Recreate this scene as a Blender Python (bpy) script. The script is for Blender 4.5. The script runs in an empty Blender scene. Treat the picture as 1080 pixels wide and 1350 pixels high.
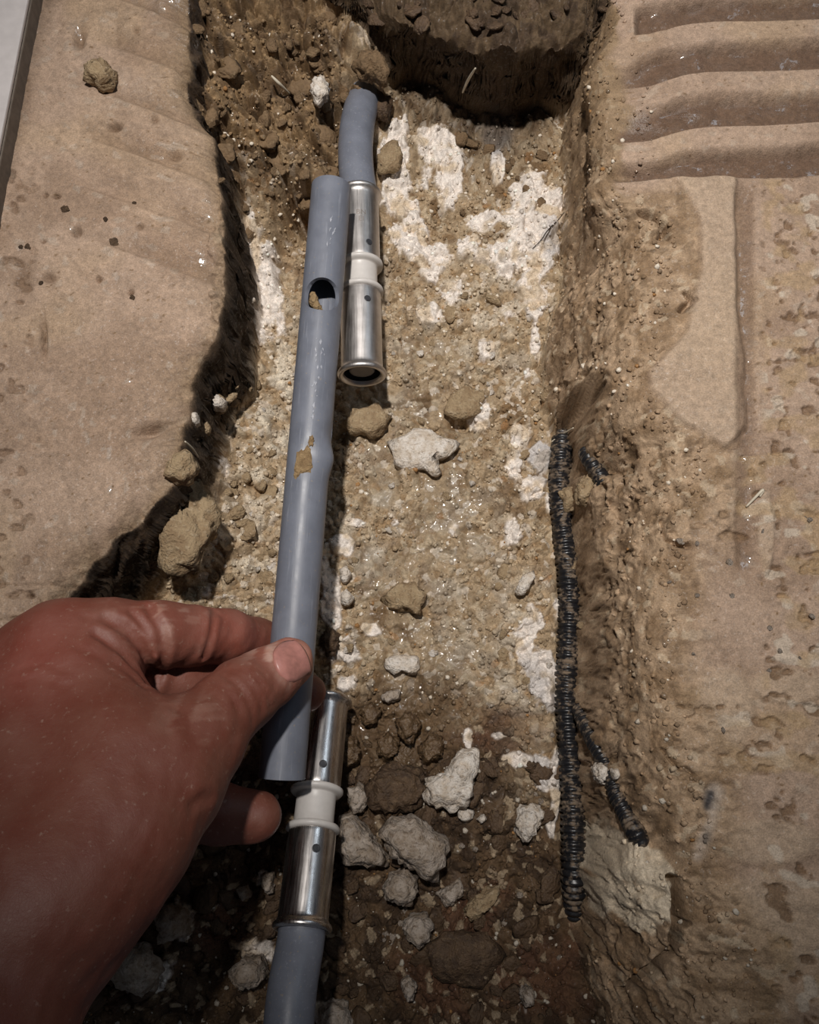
import bpy, math, random
import numpy as np
from mathutils import Vector, Matrix

S = bpy.context.scene
COL = S.collection
# ------------------------------------------------------------------ camera
W, H = 1080.0, 1350.0
VFOV = math.radians(64.0)
FPX = (H / 2) / math.tan(VFOV / 2)
TILT = math.radians(16.0)
CAM = np.array([0.0, -0.106, 0.34])
cd = bpy.data.cameras.new('camera')
cam = bpy.data.objects.new('camera', cd)
COL.objects.link(cam)
cam.location = CAM
cam.rotation_euler = (TILT, 0, 0)
cd.sensor_fit = 'VERTICAL'
cd.sensor_height = 24.0
cd.lens = 12.0 / math.tan(VFOV / 2)
cd.clip_start = 0.01
cd.clip_end = 20
S.camera = cam
# ------------------------------------------------------------------ light
wd = bpy.data.worlds.new('world')
S.world = wd
wd.use_nodes = True
bg = wd.node_tree.nodes['Background']
bg.inputs[0].default_value = (0.80, 0.86, 1.0, 1)
bg.inputs[1].default_value = 0.045


def lamp(name, kind, loc, aim, power, color, **kw):
    l = bpy.data.lights.new(name, kind)
    l.energy = power
    l.color = color
    for k, v in kw.items():
        setattr(l, k, v)
    o = bpy.data.objects.new(name, l)
    COL.objects.link(o)
    o.location = loc
    o.rotation_euler = (Vector(aim) - Vector(loc)).to_track_quat('-Z', 'Y').to_euler()
    return o


# work lamp shining straight down into the trench
lamp('work_lamp', 'SPOT', (-0.07, 0.16, 1.05), (0.032, 0.145, -0.05), 51.0, (1.0, 0.95, 0.90),
     spot_size=math.radians(43.5), spot_blend=1.0, shadow_soft_size=0.022)
# cool area light on the right, added for the streaks on the steel sleeves
lamp('cool_streak_light', 'AREA', (0.58, 0.58, 0.78), (0.0, 0.0, -0.05), 0.75, (0.74, 0.87, 1.0),
     shape='RECTANGLE', size=0.16, size_y=0.40)

S.view_settings.view_transform = 'Standard'
S.view_settings.look = 'None'
S.view_settings.gamma = 1.0
S.view_settings.use_curve_mapping = False
S.view_settings.exposure = 0.0
# ------------------------------------------------------------------ helpers
ct, st_ = math.cos(TILT), math.sin(TILT)
R_ = np.array([1.0, 0, 0]); F_ = np.array([0, st_, -ct]); U_ = np.array([0, ct, st_])


def P(px, py, z):
    """world point at height z seen at a photograph pixel"""
    d = F_ + R_ * ((px - W / 2) / FPX) - U_ * ((py - H / 2) / FPX)
    return CAM + d * ((z - CAM[2]) / d[2])


def pix(x, y, z):
    rx = x - CAM[0]; ry = y - CAM[1]; rz = z - CAM[2]
    f = ry * st_ - rz * ct
    u = ry * ct + rz * st_
    return W / 2 + FPX * rx / f, H / 2 - FPX * u / f


def lin(r, g, b):
    def c(v):
        v /= 255.0
        return v / 12.92 if v <= 0.04045 else ((v + 0.055) / 1.055) ** 2.4
    return np.array([c(r), c(g), c(b)])


def hash2(ix, iy, seed):
    with np.errstate(over='ignore'):
        h = ix.astype(np.int64).astype(np.uint32) * np.uint32(374761393) + iy.astype(np.int64).astype(np.uint32) * np.uint32(668265263) + np.uint32((seed * 2246822519) & 0xffffffff)
        h = (h ^ (h >> np.uint32(13))) * np.uint32(1274126177)
        h = (h ^ (h >> np.uint32(15))) * np.uint32(2246822519)
        h ^= h >> np.uint32(16)
    return h.astype(np.float32) * np.float32(1 / 4294967296.0)


def vn(x, y, sc, seed):
    """value noise -1..1, feature size sc"""
    x = x / sc; y = y / sc
    ix = np.floor(x); iy = np.floor(y)
    fx = (x - ix).astype(np.float32); fy = (y - iy).astype(np.float32)
    fx = fx * fx * fx * (fx * (fx * 6 - 15) + 10); fy = fy * fy * fy * (fy * (fy * 6 - 15) + 10)
    a = hash2(ix, iy, seed); b = hash2(ix + 1, iy, seed); c = hash2(ix, iy + 1, seed); d = hash2(ix + 1, iy + 1, seed)
    return ((a + (b - a) * fx) * (1 - fy) + (c + (d - c) * fx) * fy) * 2 - 1


def fbm(x, y, sc, octv, seed, gain=0.5):
    s = 0; a = 1.0; n = 0
    for i in range(octv):
        s = s + a * vn(x + i * 0.0137, y - i * 0.0091, sc / (2.03 ** i), seed + 17 * i); n += a; a *= gain
    return s / n


def worley(x, y, sc, seed):
    """F1 distance (cell units), per-cell random a, b"""
    x = x / sc; y = y / sc
    ix = np.floor(x); iy = np.floor(y)
    best = np.full(x.shape, 9.0, np.float32); ra = np.zeros(x.shape, np.float32); rb = np.zeros(x.shape, np.float32)
    for dx in (-1, 0, 1):
        for dy in (-1, 0, 1):
            cx = ix + dx; cy = iy + dy
            hx = hash2(cx, cy, seed); hy = hash2(cx, cy, seed + 1)
            d = (cx + hx - x) ** 2 + (cy + hy - y) ** 2
            m = d < best
            best = np.where(m, d, best).astype(np.float32)
            ra = np.where(m, hash2(cx, cy, seed + 2), ra); rb = np.where(m, hash2(cx, cy, seed + 3), rb)
    return np.sqrt(best), ra, rb


def sst(a, b, x):
    t = np.clip((x - a) / (b - a), 0, 1)
    return t * t * (3 - 2 * t)


def segdist(X, Y, pts):
    best = np.full(X.shape, 1e9)
    for (ax, ay), (bx, by) in zip(pts[:-1], pts[1:]):
        vx, vy = bx - ax, by - ay
        t = np.clip(((X - ax) * vx + (Y - ay) * vy) / (vx * vx + vy * vy + 1e-18), 0, 1)
        best = np.minimum(best, np.hypot(X - ax - t * vx, Y - ay - t * vy))
    return best


def polysd(X, Y, pts):
    d = segdist(X, Y, list(pts) + [pts[0]])
    ins = np.zeros(X.shape, bool)
    n = len(pts)
    for i in range(n):
        ax, ay = pts[i]; bx, by = pts[(i + 1) % n]
        if ay == by:
            continue
        c = ((ay > Y) != (by > Y)) & (X < (bx - ax) * (Y - ay) / (by - ay) + ax)
        ins ^= c
    return np.where(ins, d, -d)


def bil(cx, cy, G, x, y):
    """bilinear lookup on a regular grid"""
    fx = np.clip((x - cx[0]) / (cx[1] - cx[0]), 0, len(cx) - 1.001); fy = np.clip((y - cy[0]) / (cy[1] - cy[0]), 0, len(cy) - 1.001)
    i = fx.astype(int); j = fy.astype(int); fx = fx - i; fy = fy - j
    return (G[j, i] * (1 - fx) + G[j, i + 1] * fx) * (1 - fy) + (G[j + 1, i] * (1 - fx) + G[j + 1, i + 1] * fx) * fy


def mesh_np(name, verts, quads, mat=None, parent=None, smooth=True, col=None, wet=None):
    verts = np.asarray(verts, np.float32); quads = np.asarray(quads, np.int32)
    me = bpy.data.meshes.new(name)
    k = quads.shape[1]
    me.vertices.add(len(verts)); me.vertices.foreach_set('co', verts.ravel())
    me.loops.add(quads.size); me.loops.foreach_set('vertex_index', quads.ravel())
    me.polygons.add(len(quads)); me.polygons.foreach_set('loop_start', np.arange(0, quads.size, k, dtype=np.int32))
    me.update(calc_edges=True)
    me.polygons.foreach_set('use_smooth', np.full(len(quads), smooth))
    if col is not None:
        a = me.attributes.new('Col', 'FLOAT_COLOR', 'POINT')
        c4 = np.ones((len(verts), 4), np.float32); c4[:, :3] = col
        a.data.foreach_set('color', c4.ravel())
    if wet is not None:
        a = me.attributes.new('wet', 'FLOAT', 'POINT'); a.data.foreach_set('value', np.asarray(wet, np.float32))
    o = bpy.data.objects.new(name, me)
    COL.objects.link(o)
    if mat:
        me.materials.append(mat)
    if parent is not None:
        o.parent = parent
    return o


def mesh_py(name, verts, faces, mat=None, parent=None, smooth=True):
    me = bpy.data.meshes.new(name)
    me.from_pydata([tuple(map(float, v)) for v in verts], [], [tuple(int(q) for q in f) for f in faces])
    me.polygons.foreach_set('use_smooth', [smooth] * len(me.polygons))
    me.update()
    o = bpy.data.objects.new(name, me)
    COL.objects.link(o)
    if mat:
        me.materials.append(mat)
    if parent is not None:
        o.parent = parent
    return o


def tag(o, label, cat, group=None, kind=None):
    o['label'] = label; o['category'] = cat
    if group:
        o['group'] = group
    if kind:
        o['kind'] = kind
    return o


# ------------------------------------------------------------------ materials
def newmat(name):
    m = bpy.data.materials.new(name); m.use_nodes = True
    nt = m.node_tree
    return m, nt, nt.nodes, nt.links, nt.nodes['Principled BSDF']


def nz(N, L, scale, detail=3, rough=0.55, coord=None, kind='Object'):
    t = N.new('ShaderNodeTexNoise'); t.inputs['Scale'].default_value = scale; t.inputs['Detail'].default_value = detail; t.inputs['Roughness'].default_value = rough
    if coord is None:
        coord = N.new('ShaderNodeTexCoord').outputs[kind]
    L.new(coord, t.inputs['Vector'])
    return t.outputs['Fac']


def mrange(N, L, src, a, b, c, d):
    r = N.new('ShaderNodeMapRange'); L.new(src, r.inputs[0])
    for i, v in zip((1, 2, 3, 4), (a, b, c, d)):
        r.inputs[i].default_value = v
    return r.outputs[0]


def mixc(N, L, fac, a, b, mode='MIX'):
    m = N.new('ShaderNodeMix'); m.data_type = 'RGBA'; m.blend_type = mode
    for sock, v in ((m.inputs[0], fac), (m.inputs[6], a), (m.inputs[7], b)):
        if hasattr(v, 'is_output'):
            L.new(v, sock)
        elif isinstance(v, (int, float)):
            sock.default_value = v
        else:
            sock.default_value = (*[float(q) for q in v[:3]], 1)
    return m.outputs[2]


def bump(N, L, h, dist, strength, prev=None):
    b = N.new('ShaderNodeBump'); b.inputs['Distance'].default_value = dist; b.inputs['Strength'].default_value = strength
    L.new(h, b.inputs['Height'])
    if prev is not None:
        L.new(prev, b.inputs['Normal'])
    return b.outputs[0]


def earth_mat():
    m, nt, N, L, bs = newmat('screed_and_soil')
    co = N.new('ShaderNodeTexCoord').outputs['Object']
    at = N.new('ShaderNodeAttribute'); at.attribute_name = 'Col'
    wt = N.new('ShaderNodeAttribute'); wt.attribute_name = 'wet'
    n1 = nz(N, L, 1500, 2, 0.6, co); n2 = nz(N, L, 420, 4, 0.6, co)
    f1 = mrange(N, L, n1, 0.3, 0.7, 0.78, 1.22); f2 = mrange(N, L, n2, 0.3, 0.7, 0.84, 1.16)
    mm = N.new('ShaderNodeMath'); mm.operation = 'MULTIPLY'; L.new(f1, mm.inputs[0]); L.new(f2, mm.inputs[1])
    c = mixc(N, L, 1.0, at.outputs['Color'], (1, 1, 1), 'MULTIPLY')
    vm = N.new('ShaderNodeVectorMath'); vm.operation = 'SCALE'; L.new(c, vm.inputs[0]); L.new(mm.outputs[0], vm.inputs['Scale'])
    L.new(vm.outputs[0], bs.inputs['Base Color'])
    # damp grains glint, dry ones do not
    g = nz(N, L, 700, 1, 0.5, co)
    dry = mrange(N, L, g, 0.55, 0.68, 0.9, 0.38)
    rm = N.new('ShaderNodeMix'); rm.data_type = 'FLOAT'
    L.new(wt.outputs['Fac'], rm.inputs[0]); L.new(dry, rm.inputs[2]); rm.inputs[3].default_value = 0.35
    L.new(rm.outputs[0], bs.inputs['Roughness'])
    b1 = bump(N, L, n1, 0.00045, 0.55)
    b2 = bump(N, L, n2, 0.0011, 0.5, b1)
    L.new(b2, bs.inputs['Normal'])
    L.new(mrange(N, L, wt.outputs['Fac'], 0.25, 0.6, 0, 1), bs.inputs['Coat Weight'])
    bs.inputs['Coat Roughness'].default_value = 0.10
    n5 = nz(N, L, 330, 1, 0.4, co)
    L.new(bump(N, L, n5, 0.0010, 0.35), bs.inputs['Coat Normal'])
    return m


def lump_mat(name, c1, c2, c3, rough=0.85, spots=0.5):
    m, nt, N, L, bs = newmat(name)
    co = N.new('ShaderNodeTexCoord').outputs['Object']
    n1 = nz(N, L, 160, 4, 0.6, co); n2 = nz(N, L, 900, 3, 0.6, co); n3 = nz(N, L, 480, 2, 0.5, co)
    c = mixc(N, L, mrange(N, L, n1, 0.38, 0.62, 0, 1), c1, c2)
    c = mixc(N, L, mrange(N, L, n3, 0.58, 0.66, 0, spots), c, c3)
    c = mixc(N, L, mrange(N, L, n2, 0.3, 0.7, 0.0, 0.35), c, tuple(0.55 * np.array(c2)))
    L.new(c, bs.inputs['Base Color'])
    bs.inputs['Roughness'].default_value = rough
    L.new(bump(N, L, n2, 0.0010, 0.8, bump(N, L, n3, 0.0018, 0.7)), bs.inputs['Normal'])
    return m


def simple(name, c, rough=0.5, metal=0.0, var=0.12, scale=300, bumpd=0.0002, spec=0.5):
    m, nt, N, L, bs = newmat(name)
    n = nz(N, L, scale, 3)
    c = np.array(c)
    L.new(mixc(N, L, mrange(N, L, n, 0.3, 0.7, 0, 1), c * (1 - var), c * (1 + var)), bs.inputs['Base Color'])
    bs.inputs['Roughness'].default_value = rough; bs.inputs['Metallic'].default_value = metal
    bs.inputs['Specular IOR Level'].default_value = spec
    if bumpd:
        L.new(bump(N, L, n, bumpd, 0.3), bs.inputs['Normal'])
    return m


def pipe_mat():
    m, nt, N, L, bs = newmat('grey_pipe_plastic')
    tc = N.new('ShaderNodeTexCoord').outputs['Object']
    mp = N.new('ShaderNodeMapping'); mp.inputs['Scale'].default_value = (1, 1, 0.06); L.new(tc, mp.inputs[0])
    scr = nz(N, L, 900, 3, 0.6, mp.outputs[0]); n = nz(N, L, 90, 4, 0.6, tc); d = nz(N, L, 700, 2, 0.5, tc)
    a = lin(112, 116, 127)
    c = mixc(N, L, mrange(N, L, n, 0.3, 0.7, 0, 1), a * 0.88, a * 1.12)
    c = mixc(N, L, mrange(N, L, scr, 0.60, 0.70, 0, 0.3), c, lin(165, 168, 178))
    c = mixc(N, L, mrange(N, L, d, 0.66, 0.74, 0, 0.5), c, lin(150, 138, 120))
    L.new(c, bs.inputs['Base Color'])
    L.new(mrange(N, L, n, 0.3, 0.7, 0.36, 0.52), bs.inputs['Roughness'])
    L.new(bump(N, L, scr, 0.0002, 0.25), bs.inputs['Normal'])
    return m


def steel_mat(name='press_sleeve_steel', lo=0.22, hi=0.36):
    m, nt, N, L, bs = newmat(name)
    tc = N.new('ShaderNodeTexCoord').outputs['Object']
    mp = N.new('ShaderNodeMapping'); mp.inputs['Scale'].default_value = (1, 1, 0.05); L.new(tc, mp.inputs[0])
    scr = nz(N, L, 1300, 3, 0.6, mp.outputs[0]); n = nz(N, L, 150, 3, 0.6, tc)
    L.new(mixc(N, L, mrange(N, L, n, 0.3, 0.7, 0, 1), (0.50, 0.47, 0.45), (0.66, 0.63, 0.61)), bs.inputs['Base Color'])
    bs.inputs['Metallic'].default_value = 1.0
    L.new(mrange(N, L, scr, 0.3, 0.7, lo, hi), bs.inputs['Roughness'])
    L.new(bump(N, L, scr, 0.0001, 0.15), bs.inputs['Normal'])
    return m


def skin_mat():
    m, nt, N, L, bs = newmat('weathered_skin')
    tc = N.new('ShaderNodeTexCoord').outputs['Object']
    at = N.new('ShaderNodeAttribute'); at.attribute_name = 'Col'
    n = nz(N, L, 70, 5, 0.6, tc); n2 = nz(N, L, 500, 3, 0.6, tc); n4 = nz(N, L, 150, 3, 0.6, tc)
    v = N.new('ShaderNodeTexVoronoi'); v.feature = 'DISTANCE_TO_EDGE'; v.inputs['Scale'].default_value = 950; L.new(tc, v.inputs['Vector'])
    c = mixc(N, L, mrange(N, L, n, 0.35, 0.65, 0, 0.9), at.outputs['Color'], mixc(N, L, 1.0, at.outputs['Color'], (0.85, 0.62, 0.55), 'MULTIPLY'))
    c = mixc(N, L, mrange(N, L, n2, 0.62, 0.75, 0, 0.35), c, (0.45, 0.33, 0.26))
    L.new(c, bs.inputs['Base Color'])
    bs.inputs['Subsurface Weight'].default_value = 0.12
    bs.inputs['Subsurface Radius'].default_value = (1.0, 0.35, 0.2)
    bs.inputs['Subsurface Scale'].default_value = 0.002
    bs.inputs['Roughness'].default_value = 0.55
    b = bump(N, L, mrange(N, L, v.outputs['Distance'], 0, 0.12, 0, 1), 0.0002, 0.16)
    b = bump(N, L, n4, 0.0012, 0.3, b)
    L.new(bump(N, L, n2, 0.0003, 0.3, b), bs.inputs['Normal'])
    return m


def conduit_mat():
    m, nt, N, L, bs = newmat('dusty_black_conduit')
    tc = N.new('ShaderNodeTexCoord').outputs['Object']
    n = nz(N, L, 260, 4, 0.65, tc); n2 = nz(N, L, 60, 2, 0.5, tc)
    a = N.new('ShaderNodeMath'); a.operation = 'ADD'; L.new(n, a.inputs[0]); L.new(mrange(N, L, n2, 0, 1, -0.15, 0.15), a.inputs[1])
    L.new(mixc(N, L, mrange(N, L, a.outputs[0], 0.50, 0.64, 0, 0.9), (0.012, 0.012, 0.014), lin(125, 108, 90)), bs.inputs['Base Color'])
    L.new(mrange(N, L, a.outputs[0], 0.5, 0.66, 0.32, 0.9), bs.inputs['Roughness'])
    L.new(bump(N, L, n, 0.0006, 0.4), bs.inputs['Normal'])
    return m


EARTH = earth_mat()
PIPE = pipe_mat(); STEEL = steel_mat(); DULLSTEEL = steel_mat('dull_sleeve_steel', 0.36, 0.52); SKIN = skin_mat(); CONDUIT = conduit_mat()
PLASTIC = simple('white_collar_plastic', lin(205, 200, 195), 0.4, var=0.05)
PLASTER = lump_mat('white_plaster', lin(232, 224, 214), lin(205, 190, 172), lin(160, 136, 108), 0.9, 0.55)
DIRTYPLASTER = lump_mat('dirty_plaster', lin(188, 175, 162), lin(152, 135, 117), lin(108, 88, 67), 0.9, 0.6)
CLOD = lump_mat('tan_clod', lin(170, 148, 116), lin(146, 122, 92), lin(196, 178, 150), 0.85, 0.4)
WETCLOD = lump_mat('wet_brown_clod', lin(112, 90, 66), lin(88, 68, 48), lin(140, 118, 90), 0.35, 0.4)
DARKCLOD = lump_mat('dark_brown_clod', lin(98, 76, 54), lin(70, 52, 36), lin(128, 105, 78), 0.7, 0.4)
STRAW = simple('pale_straw', lin(200, 190, 170), 0.6)
HAIR = simple('dark_fibre', lin(40, 32, 28), 0.6)
TILE = simple('pale_tile_glaze', lin(190, 184, 182), 0.45, var=0.06, scale=160)
TILEEDGE = simple('grey_tile_edge', lin(112, 102, 92), 0.8, var=0.2, scale=260)
DARK = simple('dark_bore', (0.012, 0.012, 0.014), 0.6)
EARTHCLOD = lump_mat('brown_earth_clod', lin(130, 105, 76), lin(104, 82, 57), lin(158, 134, 102), 0.8, 0.4)
MUD = lump_mat('dried_mud', lin(158, 132, 95), lin(135, 110, 78), lin(185, 160, 120), 0.9, 0.4)
NAIL = simple('thumb_nail', lin(182, 126, 116), 0.36, var=0.16, scale=330, bumpd=0.00008)
SCUFF = simple('scuffed_plastic', lin(160, 163, 172), 0.5)

# ------------------------------------------------------------------ terrain
ZB = -0.085
gx = np.concatenate([np.arange(-0.25, -0.10, 0.0009), np.arange(-0.10, 0.118, 0.00046), np.arange(0.118, 0.25, 0.0008)])
gy = np.arange(-0.265, 0.325, 0.0005)
X, Y = np.meshgrid(gx, gy)
NX, NY = len(gx), len(gy)
US, VS = pix(X, Y, 0.0)      # used only to place features measured at slab level
UB, VB = pix(X, Y, ZB)       # ... and at bed level


def W2(pts, z):
    return [tuple(P(a, b, z)[:2]) for a, b in pts]


# --- smooth bed from control heights (thin plate spline)
CTRL = [(600, 300, -.085), (600, 400, -.084), (600, 500, -.085), (600, 620, -.087), (560, 720, -.088), (600, 820, -.088), (520, 860, -.088), (560, 930, -.093),
        (500, 960, -.098), (560, 1040, -.094), (640, 1000, -.088), (560, 1120, -.093), (640, 1120, -.09), (700, 1100, -.086), (600, 1300, -.088), (700, 1300, -.082), (450, 1300, -.102),
        (300, 1250, -.100), (330, 1120, -.104), (480, 1200, -.100), (430, 1000, -.102), (400, 880, -.09), (250, 1000, -.09), (150, 1300, -.085), (100, 1000, -.075), (300, 900, -.085),
        (350, 500, -.080), (400, 560, -.082), (330, 650, -.074), (400, 700, -.08), (370, 780, -.08), (330, 400, -.078), (350, 330, -.074), (420, 420, -.082), (480, 540, -.086), (470, 640, -.084), (480, 760, -.084),
        (255, 30, -.022), (270, 100, -.03), (285, 170, -.034), (300, 130, -.038), (320, 60, -.04), (330, 200, -.05), (295, 250, -.046), (350, 130, -.05), (400, 60, -.052), (420, 150, -.062), (400, 215, -.062), (370, 215, -.058), (460, 190, -.072), (470, 85, -.050), (498, 92, -.056), (450, 100, -.054), (485, 60, -.044), (520, 80, -.058),
        (305, 340, -.068), (520, 240, -.083), (310, -60, -.03), (400, -60, -.045),
        (245, 640, -.05), (250, 700, -.052), (235, 760, -.058), (190, 790, -.072), (290, 760, -.072), (265, 600, -.062), (290, 560, -.072), (300, 700, -.07), (200, 690, -.07), (150, 760, -.08),
        (560, 150, -.078), (520, 120, -.072), (640, 110, -.076), (600, 190, -.084), (700, 130, -.082), (690, 200, -.086), (700, 300, -.083), (690, 400, -.08), (560, 60, -.07), (650, 40, -.075), (740, 60, -.075),
        (690, 520, -.084), (720, 600, -.086), (720, 700, -.087), (735, 900, -.086), (735, 1100, -.088), (745, 1250, -.082), (770, 1350, -.07), (900, 700, -.08), (900, 300, -.08), (900, 1200, -.06), (720, 1400, -.07), (450, 1420, -.1), (150, 1450, -.09), (-100, 600, -.08), (-100, 1200, -.08), (50, 300, -.05)]
cp = np.array([[*P(a, b, z)[:2], z] for a, b, z in CTRL])


def tps_k(r2):
    return np.where(r2 > 1e-12, r2 * np.log(r2 + 1e-12), 0.0)


n = len(cp)
Kx = (cp[:, 0] * 10); Ky = cp[:, 1] * 10
A = np.zeros((n + 3, n + 3))
A[:n, :n] = tps_k((Kx[:, None] - Kx) ** 2 + (Ky[:, None] - Ky) ** 2) + np.eye(n) * 0.002
A[:n, n] = 1; A[:n, n + 1] = Kx; A[:n, n + 2] = Ky; A[n:, :n] = A[:n, n:].T
sol = np.linalg.solve(A, np.concatenate([cp[:, 2], [0, 0, 0]]))
cxs = np.arange(-0.26, 0.262, 0.004); cys = np.arange(-0.28, 0.34, 0.004)
CX, CY = np.meshgrid(cxs, cys)
G = sol[n] + sol[n + 1] * CX * 10 + sol[n + 2] * CY * 10
for i in range(n):
    G = G + sol[i] * tps_k((CX * 10 - Kx[i]) ** 2 + (CY * 10 - Ky[i]) ** 2)
G = np.clip(G, -0.108, -0.018)
bed = bil(cxs, cys, G, X, Y)

# --- warp used to roughen all broken edges
wx = 0.0024 * fbm(X, Y, 0.022, 3, 5) * 1.6 + 0.0007 * vn(X, Y, 0.003, 8)
wy = 0.0024 * fbm(X, Y, 0.022, 3, 6) * 1.6 + 0.0007 * vn(X, Y, 0.003, 9)
XW, YW = X + wx, Y + wy
lx = 0.0034 * fbm(X, Y, 0.026, 2, 15); ly = 0.0034 * fbm(X, Y, 0.026, 2, 16)
lx = lx + 0.0010 * fbm(X, Y, 0.006, 2, 17); ly = ly + 0.0010 * fbm(X, Y, 0.006, 2, 18)

fxs = np.arange(-0.26, 0.262, 0.002); fys = np.arange(-0.28, 0.34, 0.002)
FX, FY = np.meshgrid(fxs, fys)
# left slab outline, seen at slab level
LEFT = [(238, -80), (240, 0), (246, 60), (241, 105), (262, 140), (274, 165), (278, 215), (286, 262), (292, 330), (294, 418), (285, 440), (268, 460), (250, 497), (246, 540), (236, 600), (222, 640),
        (200, 662), (165, 690), (112, 742), (82, 776), (60, 830), (40, 900), (20, 1000), (-60, 1150), (-200, 1300), (-700, 1500), (-900, 700), (-700, -400), (200, -400)]
sL = bil(fxs, fys, polysd(FX, FY, W2(LEFT, 0.0)), X + lx, Y + ly)
BACK = [(228, -100), (330, -90), (420, -70), (480, -30), (520, -6), (580, 10), (640, 34), (690, 40), (735, 26), (790, 4), (806, -10), (830, -60), (900, -60), (900, -400), (228, -400)]
sB = bil(fxs, fys, polysd(FX, FY, W2(BACK, -0.004)), X + lx, Y + ly)
# right wall: toe on the bed, crest on the slab
ZT = -0.074
TOE = W2([(745, 60), (742, 160), (742, 230), (744, 300), (736, 370), (722, 430), (714, 480), (718, 520), (732, 556), (738, 610), (742, 700), (750, 800), (748, 900), (752, 1000), (752, 1100), (756, 1200), (770, 1280), (780, 1350), (790, 1480)], ZT)
CRE = W2([(806, 0), (836, 80), (852, 140), (849, 205), (836, 252), (866, 300), (872, 380), (852, 450), (862, 540), (905, 592), (900, 680), (884, 760), (878, 850), (886, 930), (905, 1000), (916, 1080), (926, 1150), (950, 1230), (975, 1290), (995, 1360), (1010, 1480)], -0.004)
TOE = sorted(TOE, key=lambda p: p[1]); CRE = sorted(CRE, key=lambda p: p[1])
xt = np.interp(YW, [p[1] for p in TOE], [p[0] for p in TOE]); xc = np.interp(YW, [p[1] for p in CRE], [p[0] for p in CRE])
tR = (XW - xt) / np.maximum(xc - xt, 0.006)
VW = VS + 0 * X
tc_ = np.clip(tR, 0, 1)
wR = 1 - (1 - tc_) ** 2.3
wR = np.where(tR > 1, 1, wR)
sR = XW - xc                                    # metres to the right of the crest
wid = np.interp(VS, [-100, 250, 520, 620, 680, 800, 900], [0.006, 0.005, 0.005, 0.007, 0.010, 0.012, 0.008])
wL = sst(-1, 0.0, sL / wid)
wB = sst(-0.006, 0.0, sB)

XA = X + (-bed) * np.where(tR > 0, wR, 0) + bed * wL; YA = Y + (-bed) * wB
XB, YB = XA + wx, YA + wy
# --- slab relief
lm = lambda a, b, r: sst(-r, 0, a) * (1 - sst(0, r, b))
hl = 0.0009 * fbm(XA, YA, 0.05, 3, 21) + 0.00035 * fbm(XA, YA, 0.004, 2, 22) - 0.010 * np.exp(-np.clip(sL, 0, 1) / 0.006) * (0.6 + 0.5 * fbm(XA, YA, 0.03, 2, 23))
q = (VS - 0.36 * US - 70) / 66.0
hl += 0.0030 * (sst(0.0, 0.12, q % 1) * (1 - sst(0.5, 0.95, q % 1)) - 0.4) * sst(90, 150, US) * (1 - sst(330, 420, VS)) * (0.7 + 0.5 * fbm(XA, YA, 0.03, 2, 24))
hl += -0.0012 * np.exp(-((US - 150) / 9) ** 2) * (1 - sst(50, 90, VS)) - 0.0010 * sst(40, 70, US) * (1 - sst(72, 90, US)) * (1 - sst(150, 210, VS))
hl += -0.0007 * np.exp(-((VS - 772 - 0.0 * US) / 3) ** 2) * (US < 100)

hr = 0.0007 * fbm(XA, YA, 0.05, 3, 31) + 0.0003 * fbm(XA, YA, 0.004, 2, 32)
qq = (VS + 14 * vn(XA, YA, 0.08, 33) - 0.0 * US - 31 - 12 * np.exp(-((US - 850) / 50) ** 2)) / 66.5
fr = qq % 1
ridge = np.where(fr < 0.40, 1.0, 1 - sst(0.38, 0.62, fr)) * sst(0.0, 0.06, fr)
hr += np.where(VS < 234 + 0 * US, 0.0058 * (ridge - 1) * (0.85 + 0.35 * vn(XA, YA, 0.012, 34)), 0) * sst(835, 850, US)
hr += -0.0036 * np.exp(-(np.abs(US - (982 + 0.01 * (VS - 500))) / 13) ** 4) * sst(236, 262, VS) * (1 - sst(735, 765, VS)) * (0.65 + 0.5 * fbm(XA, YA, 0.02, 2, 35))
padp = W2([(888, 236), (968, 236), (970, 400), (980, 470), (982, 560), (955, 588), (900, 555), (862, 510), (858, 488), (905, 440), (925, 360), (922, 290), (905, 258)], 0.0)
pad = bil(fxs, fys, polysd(FX, FY, padp), X + 0.0006 * vn(XA, YA, 0.01, 36), Y + 0.0006 * vn(XA, YA, 0.01, 37))
padm = sst(-0.0022, 0.0012, pad)
shld0 = (1 - padm) * (1 - sst(955, 985, US)) * sst(238, 262, VS) * (1 - sst(640, 800, VS))
shld = np.maximum(shld0, (1 - padm) * (1 - sst(0.004, 0.022, sR + 0.006 * vn(XA, YA, 0.02, 46))) * sst(238, 262, VS))
hr += shld * (0.0016 * fbm(XA, YA, 0.009, 3, 47) + 0.0009 * np.clip(1 - 1.5 * worley(XB, YB, 0.0030, 48)[0] ** 2, -.3, 1))
hr += 0.0030 * padm - 0.0011 * np.exp(-((VS - 505) / 8) ** 2) * padm
pit_n = fbm(XA, YA, 0.0048, 3, 41); pit_m = sst(0.30, 0.48, pit_n + 0.12 * vn(XA, YA, 0.03, 44))
rough_r = sst(998, 1015, US) * sst(228, 240, VS) + sst(0.1, 0.3, vn(XA, YA, 0.05, 42)) * (VS > 600)
rough_r = np.clip(rough_r, 0, 1)
hr += -0.0013 * pit_m * rough_r + 0.0009 * fbm(XA, YA, 0.006, 2, 43) * rough_r
smooth_p = np.zeros_like(X)
for (cx_, cy_, rx_, ry_) in [(1010, 1110, 80, 34), (1020, 1215, 100, 70), (1040, 905, 60, 26), (955, 935, 45, 60), (1010, 700, 12, 60)]:
    smooth_p = np.maximum(smooth_p, 1 - sst(0.7, 1.05, np.hypot((US - cx_) / rx_, (VS - cy_) / ry_)))
hr += 0.0010 * smooth_p
hr += -0.0035 * np.exp(-np.clip(sR, 0, 1) / 0.010)
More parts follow.
